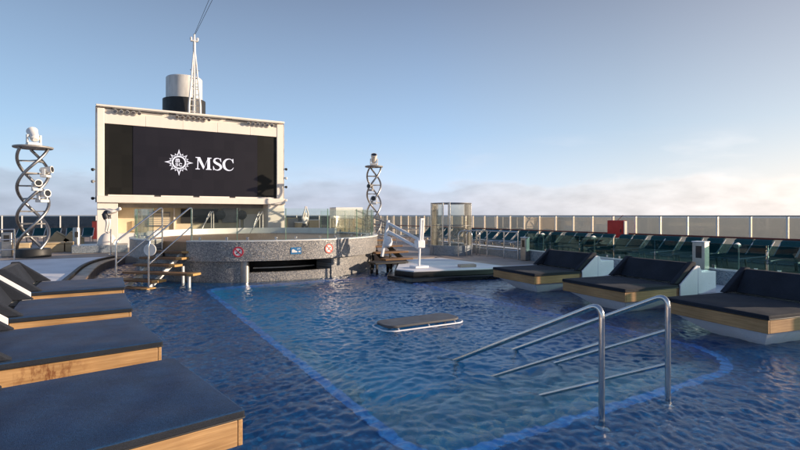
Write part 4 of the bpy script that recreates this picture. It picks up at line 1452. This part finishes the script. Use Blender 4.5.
statue((-0.10, 23.55, 0.55), R(-30), 'dive', 'white statue of a diver leaning forward on a dome by the screen pillar', 0.92, 0.44)
blk = MB().prism([(-1.3, 23.0), (0.62, 22.75), (0.66, 24.3), (-1.3, 24.4)], DZ, 0.548).build('statue_plinth', M['mosaic_wall'], bevel=0.02)
tag(blk, 'low grey mosaic block under the diver statue', 'plinth')
statue((7.95, 22.5, 0.30), R(-80), 'stand', 'white statue of a standing diver with raised arms seen through the stage glass', 0.86, 0.14)

# counter behind the stage
ct = thing('bar_counter', 'bright white and beige counter behind the glass on the right of the stage', 'counter', (10.45, 23.2, DZ))
MB().box(9.70, 11.20, 22.95, 23.75, 1.57, 2.14).build('white_canopy', M['white_paint'], ct, bevel=0.02)
for a, b in ((9.74, 10.44), (10.48, 11.16)):
    MB().box(a, b, 23.0, 23.7, DZ, 1.568).build('front_panel', M['beige'], ct, bevel=0.01)
MB().box(10.442, 10.478, 23.02, 23.68, DZ, 1.567).build('panel_joint', M['grey_metal'], ct)

# low beige boxes seen through the glass beside the counter
for k, (x, lab) in enumerate(((8.35, 'beige locker left of the standing statue behind the glass'), (8.95, 'beige locker between the standing statue and the counter'))):
    t = thing('deck_locker', lab, 'locker', (x, 24.2, DZ), 'beige lockers behind the stage')
    MB().box(x - 0.26, x + 0.26, 23.95, 24.45, DZ, 1.35 + 0.12 * k).build('body', M['beige'], t, bevel=0.015)
    MB().box(x - 0.28, x + 0.28, 23.93, 24.47, 1.352 + 0.12 * k, 1.40 + 0.12 * k).build('lid', M['cream'], t, bevel=0.01)
t = thing('deck_locker', 'brown glass-fronted locker at the right pillar of the screen', 'locker', (8.05, 24.6, DZ), 'beige lockers behind the stage')
MB().box(7.72, 8.28, 24.5, 24.9, DZ, 1.62).build('body', M['beige'], t, bevel=0.015)
MB().box(7.76, 8.24, 24.485, 24.499, 0.5, 1.56).build('door', M['grey_metal'], t)

# steel rails on the back of the stage
for k, x in enumerate((3.35, 5.25)):
    t = thing('stage_ladder', 'dark steel ladder rail at the back of the stage, %s of two' % ('left', 'right')[k], 'ladder', (x, 20.3, DZ), 'ladder rails behind the stage')
    for dy in (0.0, 0.5):
        pts = bend([(x - 0.55 + dy * 0.3, 19.6 + dy, 1.035), (x, 19.9 + dy, 1.88), (x + 0.1, 20.2 + dy, 1.88), (x + 0.1, 20.2 + dy, DZ)], 0.12)
        MB().tube(pts, 0.02, 8).build('side_rail', M['steel_dull'], t, smooth=True)
    for z in (0.5, 0.75, 1.0):
        MB().tube([(x + 0.1, 20.2, z), (x + 0.1, 20.7, z)], 0.02, 8).build('rung', M['steel_dull'], t)

# ------------------------------------------------------------------ right boarding steps and pool hoist
st2 = thing('wooden_steps', 'dark brown wooden steps at the right end of the stage behind the white hoist', 'steps', (7.8, 13.9, 0))
for k, (y, z, xa, xb) in enumerate(((14.9, 0.90, 7.30, 8.45), (14.45, 0.72, 7.25, 8.45), (14.0, 0.55, 7.2, 8.4), (13.55, 0.37, 7.3, 8.3))):
    MB().box(xa, xb, y - 0.18, y + 0.18, z - 0.03, z + 0.03).build('tread', M['tread'], st2, bevel=0.008)
for x in (7.5, 8.15):
    MB().bar((x, 15.0, 0.80), (x, 13.35, 0.14), 0.06, 0.14).build('stringer', M['black'], st2)
    for y in (13.6, 14.6):
        MB().box(x - 0.03, x + 0.03, y - 0.03, y + 0.03, FZ, 0.30 if y < 14 else 0.6).build('support_post', M['black'], st2)
MB().box(6.75, 7.9, 13.0, 13.5, 0.28, 0.34).build('landing', M['black'], st2, bevel=0.01)
for x, y in ((6.85, 13.08), (7.8, 13.08), (6.85, 13.42), (7.8, 13.42)):
    MB().box(x - 0.03, x + 0.03, y - 0.03, y + 0.03, FZ, 0.279).build('support_post', M['black'], st2)

ho = thing('pool_hoist', 'white pool hoist with sloping double arm on the edge of the white platform', 'pool hoist', (7.53, 11.82, DZ))
c0 = Vector((7.53, 11.82, 0))
c1 = Vector((6.92, 12.52, 0))
MB().obox(c0 + Vector((0, 0, 0.295)), (1, 0, 0), (0, 1, 0), (0, 0, 1), 0.22, 0.17, 0.03).build('base_plate', M['white_gel'], ho, bevel=0.01)
MB().bar(c0 + Vector((0, 0, 0.32)), c0 + Vector((0.05, -0.02, 1.66)), 0.055, 0.055).build('column', M['white_gel'], ho, bevel=0.012)
MB().bar(c0 + Vector((0.12, 0.02, 0.9)), c0 + Vector((0.15, 0.0, 1.62)), 0.05, 0.05).build('actuator', M['white_gel'], ho, bevel=0.01)
MB().bar(c0 + Vector((0.05, 0.0, 1.63)), c0 + Vector((0.17, 0.0, 1.63)), 0.06).build('cap', M['white_gel'], ho, bevel=0.01)
for dz in (0, -0.24):
    MB().bar(c1 + Vector((0, 0, 1.52 + dz)), c0 + Vector((0, 0, 1.05 + dz)), 0.055, 0.075).build('arm', M['white_gel'], ho, bevel=0.01)
MB().bar(c1 + Vector((0.01, 0, 1.60)), c1 + Vector((-0.17, 0.06, 0.55)), 0.075, 0.075).build('hanger_leg', M['white_gel'], ho, bevel=0.012)
MB().lathe([(0.04, 0.82), (0.11, 0.87), (0.135, 0.98), (0.11, 1.09), (0.04, 1.14)], (c1.x - 0.02, c1.y - 0.02, 0), 18).build('counterweight', M['white_gel'], ho, smooth=True)
MB().obox(c0 + Vector((0.02, 0, 0.93)), (1, 0, 0), (0, 1, 0), (0, 0, 1), 0.13, 0.10, 0.11).build('gearbox', M['white_gel'], ho, bevel=0.03)

pd = MB().prism([(8.55, 11.25), (9.05, 11.15), (9.15, 11.40), (8.62, 11.48)], DZ + 0.013, DZ + 0.09).build('deck_hatch', M['deck_tan'], bevel=0.015)
tag(pd, 'small beige cover lying on the white platform', 'cover')

# dark stair rail behind
sr = thing('stair_rail', 'dark sloping stair railing below the right spiral tower', 'railing', (10.6, 20.0, DZ))
ra, rb = Vector((10.0, 21.3, 0)), Vector((11.05, 19.6, 0))
for zz, r_ in ((0.0, 0.03), (-0.28, 0.018), (-0.56, 0.018), (-0.82, 0.018)):
    MB().tube([ra + Vector((0, 0, 1.98 + zz)), rb + Vector((0, 0, 1.28 + zz * 0.9))], r_, 8).build('rail', M['grey_metal'], sr, smooth=True)
for k in range(5):
    q_ = ra.lerp(rb, k / 4)
    MB().tube([q_ + Vector((0, 0, DZ)), q_ + Vector((0, 0, 1.98 - 0.70 * k / 4))], 0.022, 8).build('baluster', M['grey_metal'], sr, smooth=True)

# ------------------------------------------------------------------ shower
SHC = (11.30, 15.45)
sh = thing('glass_shower', 'round glass shower cubicle with steel posts behind the white platform', 'shower', (SHC[0], SHC[1], DZ))
MB().arc(SHC, 0.70, 0.82, DZ, DZ + 0.36, -180, 178, 40).build('base_wall', M['mosaic_wall'], sh, smooth=True)
for a0, a1 in ((-205, -152), (-128, -30), (-10, 60), (80, 140)):
    MB().arc(SHC, 0.752, 0.764, DZ + 0.37, 2.16, a0, a1, 20).build('pane', M['glass_shower'], sh, smooth=True)
for a in (-206, -150, -130, -29, -11, 61, 79, 141):
    x, y = SHC[0] + 0.758 * math.cos(R(a)), SHC[1] + 0.758 * math.sin(R(a))
    MB().tube([(x, y, DZ), (x, y, 2.22)], 0.032, 10).build('post', M['steel'], sh, smooth=True)
for z in (2.19, 1.35):
    MB().tube([(SHC[0] + 0.758 * math.cos(2 * PI * k / 40), SHC[1] + 0.758 * math.sin(2 * PI * k / 40), z) for k in range(40)], 0.022 if z > 2 else 0.012, 8, closed=True).build('ring_rail', M['steel_dull'], sh, smooth=True)
for a in (148, -30):
    x, y = SHC[0] + 0.62 * math.cos(R(a)), SHC[1] + 0.62 * math.sin(R(a))
    MB().lathe([(0.12, DZ), (0.12, 2.14)], (x, y, 0), 20).build('sunlit_strip', M['white_paint'], sh, smooth=True)  # white columns stand in for sunlit strips of the curved glass

# ------------------------------------------------------------------ low mosaic wall with teal glass
wall_line = [(10.95, -3.5), (11.12, 2.0), (11.28, 5.9), (11.62, 9.0), (12.02, 12.4), (12.42, 15.6), (12.9, 19.5)]


def offs(line, d):
    out = []
    for i, p in enumerate(line):
        a, b = Vector(line[max(0, i - 1)]), Vector(line[min(len(line) - 1, i + 1)])
        t_ = (b - a).normalized()
        out.append((p[0] + t_.y * d, p[1] - t_.x * d))
    return out


wl_ = thing('mosaic_wall', 'low blue-grey mosaic wall behind the right daybeds', 'wall', (11.5, 8, DZ))
MB().strip(wall_line, offs(wall_line, 0.24), DZ - 0.02, 0.565).build('wall_body', M['mosaic_wall'], wl_)
MB().strip(offs(wall_line, -0.02), offs(wall_line, 0.26), 0.566, 0.59).build('coping', M['white_paint'], wl_, bevel=0.006)
gt = thing('teal_glass_screen', 'dark teal glass screen standing on the low mosaic wall', 'glass screen', (11.6, 8, 0.59))


def along(line, s):
    acc = 0
    for i in range(len(line) - 1):
        a, b = Vector(line[i]), Vector(line[i + 1])
        l_ = (b - a).length
        if s <= acc + l_:
            return a + (b - a) * ((s - acc) / l_), (b - a).normalized()
        acc += l_
    return Vector(line[-1]), (Vector(line[-1]) - Vector(line[-2])).normalized()


gline = offs(wall_line, 0.12)
tot = sum((Vector(gline[i + 1]) - Vector(gline[i])).length for i in range(len(gline) - 1))
s_ = 4.6
while s_ < 15.6:
    a, _ = along(gline, s_)
    b, _ = along(gline, s_ + 1.24)
    d = (b - a).normalized()
    MB().obox(((a.x + b.x) / 2, (a.y + b.y) / 2, 0.862), (d.x, d.y, 0), (-d.y, d.x, 0), (0, 0, 1), 0.612, 0.006, 0.269).build('pane', M['glass_teal'], gt)
    for q_ in (a + d * 0.2, b - d * 0.2):
        MB().obox((q_.x, q_.y, 0.628), (d.x, d.y, 0), (-d.y, d.x, 0), (0, 0, 1), 0.03, 0.02, 0.036).build('clamp', M['steel'], gt, bevel=0.004)
    s_ += 1.26


def pedestal(x, y, z1, label, s=1.0):
    t = thing('tap_pedestal', label, 'pedestal', (x, y, DZ), 'steel pedestals at the mosaic wall')
    MB().box(x - 0.10 * s, x + 0.10 * s, y - 0.13 * s, y + 0.13 * s, DZ + 0.002, z1).build('body', M['steel_dull'], t, bevel=0.012)
    MB().box(x - 0.108 * s, x - 0.1005 * s, y - 0.07 * s, y + 0.05 * s, z1 - 0.34 * s, z1 - 0.08 * s).build('display_slot', M['black_gloss'], t)
    MB().box(x - 0.11 * s, x + 0.11 * s, y - 0.14 * s, y + 0.14 * s, z1 + 0.0005, z1 + 0.02).build('cap', M['white_gel'], t, bevel=0.004)


pedestal(11.10, 6.02, 1.16, 'steel pedestal with a black slot between the near and middle right daybeds')
pedestal(11.82, 12.05, 1.0, 'steel pedestal with a black slot behind the farthest right daybed', 0.9)

# guard rail beside the shower
gr = thing('guard_rail', 'steel guard rail with three bars between the shower and the right daybeds', 'railing', (11.6, 13.2, DZ))
gpts = [(11.80, 12.35), (11.72, 12.95), (11.6, 13.7), (11.85, 14.6)]
for z in (0.55, 0.85, 1.18):
    MB().tube(bend([(*p, z) for p in gpts], 0.3), 0.02 if z > 1 else 0.014, 8).build('rail', M['steel'], gr, smooth=True)
for x, y in gpts:
    MB().tube([(x, y, DZ), (x, y, 1.18)], 0.024, 8).build('post', M['steel'], gr, smooth=True)
gr2 = thing('guard_rail', 'steel guard rail in front of the far loungers, left of the shower', 'railing', (10.4, 18, DZ))
gpts = [(10.6, 16.6), (10.45, 18.2), (10.3, 19.9)]
for z in (0.55, 0.85, 1.18):
    MB().tube([(*p, z) for p in gpts], 0.02 if z > 1 else 0.014, 8).build('rail', M['steel'], gr2, smooth=True)
for x, y in gpts:
    MB().tube([(x, y, DZ), (x, y, 1.18)], 0.024, 8).build('post', M['steel'], gr2, smooth=True)
for k, (x, y) in enumerate(((11.15, 14.35), (11.6, 14.45))):
    t = thing('grab_hoop', 'curved steel grab hoop in front of the shower, %s one' % ('left', 'right')[k], 'grab rail', (x, y, DZ), 'grab hoops by the shower')
    MB().tube(bend([(x - 0.24, y + 0.12, DZ), (x - 0.24, y + 0.12, 1.18), (x + 0.2, y - 0.1, 1.18), (x + 0.2, y - 0.1, DZ)], 0.2, 7), 0.021, 10).build('hoop_tube', M['steel'], t, smooth=True)
    for dx, dy in ((-0.24, 0.12), (0.2, -0.1)):
        MB().lathe([(0.05, DZ), (0.05, DZ + 0.015)], (x + dx, y + dy, 0), 14).build('flange', M['steel'], t)


# ------------------------------------------------------------------ windscreens
def windscreen(name, label, p, q, n_bays, z0, z1, glass, postw, rail_z, loc):
    t = thing(name, label, 'windscreen', loc)
    p, q = Vector(p), Vector(q)
    d = (q - p).normalized()
    nn_ = Vector((-d.y, d.x))
    bw_ = (q - p).length / n_bays
    pane_me = post_me = None
    for k in range(n_bays + 1):
        c = p + d * (bw_ * k)
        if post_me is None:
            o = MB().obox((0, 0, (z0 + z1) / 2), (d.x, d.y, 0), (nn_.x, nn_.y, 0), (0, 0, 1), postw / 2, postw * 0.8, (z1 - z0) / 2).build('post', M['white_paint'], None)
            post_me = o.data
        else:
            o = bpy.data.objects.new('post', post_me)
            col.objects.link(o)
        o.parent = t
        o.location = (c.x - loc[0], c.y - loc[1], -loc[2])
        if k == n_bays:
            break
        c = p + d * (bw_ * (k + 0.5))
        if pane_me is None:
            o = MB().obox((0, 0, (z0 + 0.12 + z1 - 0.045) / 2), (d.x, d.y, 0), (nn_.x, nn_.y, 0), (0, 0, 1), bw_ / 2 - postw / 2 - 0.002, 0.006, (z1 - 0.045 - z0 - 0.12) / 2).build('pane', glass, None)
            pane_me = o.data
        else:
            o = bpy.data.objects.new('pane', pane_me)
            col.objects.link(o)
        o.parent = t
        o.location = (c.x - loc[0], c.y - loc[1], -loc[2])
    MB().obox(((p.x + q.x) / 2, (p.y + q.y) / 2, z1 + 0.018), (d.x, d.y, 0), (nn_.x, nn_.y, 0), (0, 0, 1), (q - p).length / 2, 0.04, 0.017).build('top_rail', M['grey_metal'], t)
    MB().obox(((p.x + q.x) / 2, (p.y + q.y) / 2, z0 + 0.06), (d.x, d.y, 0), (nn_.x, nn_.y, 0), (0, 0, 1), (q - p).length / 2, 0.03, 0.055).build('bottom_rail', M['white_paint'], t)
    if rail_z:
        a = p + nn_ * 0.16
        b = q + nn_ * 0.16
        MB().tube([(a.x, a.y, rail_z), (b.x, b.y, rail_z)], 0.028, 8).build('hand_rail', M['red_rail'], t, smooth=True)
        for k in range(0, n_bays + 1, 1):
            c = p + d * (bw_ * k) + nn_ * 0.065
            e = c + nn_ * 0.085
            MB().bar((c.x, c.y, rail_z - 0.03), (e.x, e.y, rail_z - 0.01), 0.03).build('rail_bracket', M['white_paint'], t)
    return t


windscreen('glass_windscreen', 'long salt-hazed glass windscreen with white posts along the right side of the deck', (17.6, -3.0), (17.6, 41.0), 44, DZ - 0.002, 1.70, M['glass_wind'], 0.052, 1.02, (17.6, 19, DZ))
windscreen('glass_windscreen', 'smoked glass windscreen across the far left behind the loungers', (-9.0, 40.0), (0.2, 40.0), 9, DZ - 0.002, 1.70, M['glass_dark'], 0.07, 0.0, (-4, 40, DZ))
windscreen('glass_windscreen', 'far smoked glass windscreen behind the right spiral tower', (8.5, 40.3), (17.5, 40.3), 9, DZ - 0.002, 1.70, M['glass_dark'], 0.07, 0.0, (13, 40.3, DZ))

# red cabinet on the windscreen
rb_ = thing('red_cabinet', 'bright red square cabinet hanging on the right windscreen', 'cabinet', (17.25, 12.5, 1.1))
MB().box(17.10, 17.36, 12.18, 12.90, 0.86, 1.54).build('body', M['red'], rb_, bevel=0.02)
MB().box(17.085, 17.0985, 12.22, 12.86, 0.90, 1.50).build('door', M['red'], rb_, bevel=0.004)
MB().box(17.07, 17.0845, 12.26, 12.30, 1.08, 1.20).build('handle', M['black'], rb_)
MB().box(17.12, 17.36, 12.14, 12.178, 0.88, 1.52).build('side_flap', M['white_paint'], rb_, bevel=0.004)
MB().tube([(17.23, 12.52, 1.54), (17.55, 12.52, 1.74)], 0.012, 6).build('hook', M['red_rail'], rb_)


# ------------------------------------------------------------------ sun loungers
def make_lounger(sling):
    t = thing('sun_lounger', 'lounger', 'sun lounger', group='sun loungers along the right windscreen')
    w = 0.25
    for s in (-1, 1):
        MB().tube(bend([(0.0, s * w, 0.33), (1.32, s * w, 0.35), (1.80, s * w, 0.75)], 0.05), 0.02, 8).build('side_rail', M['white_paint'], t, smooth=True)
    for x in (0.18, 1.28):
        for s in (-1, 1):
            MB().tube([(x, s * w, 0.33), (x + (0.08 if x > 1 else -0.06), s * w, 0.0)], 0.018, 8).build('leg', M['steel_dull'], t, smooth=True)
    MB().tube([(0.0, -w, 0.33), (0.0, w, 0.33)], 0.018, 8).build('foot_bar', M['steel_dull'], t, smooth=True)
    MB().prism_y([(0.02, 0.335), (0.02, 0.355), (1.25, 0.385), (1.25, 0.365)], -w + 0.02, w - 0.02).build('seat_sling', sling, t)
    MB().prism_y([(1.325, 0.362), (1.31, 0.380), (1.78, 0.772), (1.795, 0.754)], -w + 0.02, w - 0.02).build('back_sling', sling, t)
    MB().prism_y([(1.66, 0.67), (1.71, 0.76), (1.83, 0.80), (1.85, 0.75), (1.77, 0.70)], -w + 0.01, w - 0.01).build('head_pad', sling, t, bevel=0.012)
    return t


lg = make_lounger(M['teal_sling'])
ys = []
yp = 5.80
k = 0
while yp < 24.5:
    ys += [yp, yp + 0.54]
    yp += 1.27
red_i = min(range(len(ys)), key=lambda i: abs(ys[i] - 12.4))
for i, y in enumerate(ys):
    o = lg if i == 0 else copy_tree(lg)
    o.location = (14.42 + random.uniform(-0.05, 0.05), y + random.uniform(-0.03, 0.03), DZ)
    o.rotation_euler = (0, 0, R(random.uniform(-2.5, 2.5)))
    if i == red_i:
        o['label'] = 'dark sun lounger directly below the red cabinet'
    elif i < red_i:
        o['label'] = 'dark sun lounger by the windscreen, %s to the right of the red cabinet' % ordinal(red_i - i - 1)
    else:
        o['label'] = 'dark sun lounger by the windscreen, %s to the left of the red cabinet' % ordinal(i - red_i - 1)

# small uplights on the teal glass
for i, (s__, lab) in enumerate(((9.0, 'small white spotlight on the teal glass above the near right daybed'), (13.0, 'small white spotlight on the teal glass left of the steel slot pedestal'),
                                (15.2, 'small white spotlight on the teal glass behind the farthest right daybed'))):
    a, d = along(offs(wall_line, 0.30), s__)
    t = thing('spotlight', lab, 'spotlight', (a.x, a.y, 0.59), 'spotlights behind the teal glass')
    MB().tube([(a.x, a.y, DZ), (a.x, a.y, 1.10)], 0.014, 8).build('stem', M['white_paint'], t, smooth=True)
    MB().tube([(a.x + 0.06, a.y, 1.10), (a.x - 0.02, a.y, 1.12), (a.x - 0.11, a.y, 1.09)], [0.025, 0.045, 0.055], 12).build('head', M['white_paint'], t, smooth=True)

# ------------------------------------------------------------------ left background
for k, (x, y, a, lab) in enumerate(((-4.3, 31.5, 80, 'dark sun lounger at the far left, leftmost of its group'), (-3.5, 31.6, 84, 'dark sun lounger at the far left, second from the left edge'),
                                    (-2.7, 31.4, 86, 'dark sun lounger at the far left, behind the spiral tower'), (-1.9, 31.6, 88, 'dark sun lounger at the far left, nearest the bollard'),
                                    (-1.2, 31.3, 85, 'dark sun lounger at the far left, next to the red panel'))):
    o = copy_tree(lg)
    o.location = (x, y, DZ)
    o.rotation_euler = (0, 0, R(a))
    o['label'] = lab
    o['group'] = 'sun loungers at the far left'
for k, (x0, x1, lab) in enumerate(((-2.30, -1.62, 'long beige box bench behind the left spiral tower'), (-1.58, -1.32, 'short beige box bench next to the steel bollard'), (-3.5, -2.75, 'beige box bench left of the spiral tower'))):
    t = thing('box_bench', lab, 'bench', ((x0 + x1) / 2, 24.6, DZ), 'beige box benches')
    MB().box(x0, x1, 24.3, 25.0, DZ, 0.56).build('base', M['beige'], t, bevel=0.015)
    MB().box(x0 - 0.01, x1 + 0.01, 24.29, 25.01, 0.562, 0.64).build('seat_pad', M['beige'], t, bevel=0.03)
for k, (x, lab) in enumerate(((-2.15, 'beige wedge lounger behind the spiral tower, left one'), (-1.6, 'beige wedge lounger behind the spiral tower, right one'))):
    t = thing('wedge_lounger', lab, 'lounger', (x, 27.5, DZ), 'beige wedge loungers')
    MB().prism_y([(x - 0.25, DZ), (x - 0.25, 0.62), (x, 0.98), (x + 0.55, 0.62), (x + 0.55, DZ)], 27.2, 27.9).build('wedge', M['beige'], t, bevel=0.02)
    MB().prism_y([(x + 0.02, 0.975), (x + 0.04, 1.02), (x + 0.57, 0.67), (x + 0.55, 0.63)], 27.25, 27.85).build('pad', M['beige'], t, bevel=0.015)
t = thing('steel_bollard', 'steel bollard with a black slot in front of the far left loungers', 'bollard', (-1.27, 26.0, DZ))
MB().lathe([(0.15, DZ), (0.15, 1.12), (0.13, 1.20)], (-1.27, 26.0, 0), 20).build('post', M['steel_dull'], t, smooth=True)
MB().box(-1.34, -1.20, 25.835, 25.856, 0.78, 1.02).build('slot', M['black'], t)
t = thing('notice_stand', 'dark red panel at the end of the far left windscreen', 'panel', (-0.95, 36.5, DZ))
MB().prism([(-0.98, 36.3), (-0.72, 36.3), (-0.70, 36.5), (-0.96, 36.5)], DZ, 1.35).build('board', M['red_dark'], t, bevel=0.01)
MB().box(-1.0, -0.68, 36.28, 36.51, 1.352, 1.40).build('cap', M['black'], t)
# steel rail at the left frame edge
t = thing('guard_rail', 'short steel guard rail at the left edge beside the spiral tower', 'railing', (-2.9, 20.6, DZ))
for z in (0.62, 0.95, 1.28):
    MB().tube([(-2.72, 20.5, z), (-4.3, 19.6, z)], 0.02, 8).build('rail', M['steel'], t, smooth=True)
for k in range(4):
    x, y = -2.72 - 1.58 * k / 3, 20.5 - 0.9 * k / 3
    MB().tube([(x, y, DZ), (x, y, 1.28)], 0.024, 8).build('post', M['steel'], t, smooth=True)
t = thing('tap_pedestal', 'grey steel pedestal behind the rail at the left edge', 'pedestal', (-3.05, 22.6, DZ), 'steel pedestals at the mosaic wall')
MB().box(-3.35, -3.05, 22.4, 22.7, DZ, 1.12).build('body', M['steel_dull'], t, bevel=0.015)
MB().box(-3.28, -3.12, 22.385, 22.399, 0.8, 1.03).build('display_slot', M['black'], t)
# thin steel post in front of the screen plinth
t = thing('rope_post', 'thin steel post with a low rail in front of the screen plinth', 'post', (0.02, 21.6, DZ))
MB().tube([(0.02, 21.6, DZ), (0.02, 21.6, 1.22)], 0.022, 8).build('post', M['steel'], t, smooth=True)
MB().lathe([(0.12, DZ), (0.12, DZ + 0.02), (0.03, DZ + 0.05)], (0.02, 21.6, 0), 16).build('foot', M['steel'], t, smooth=True)
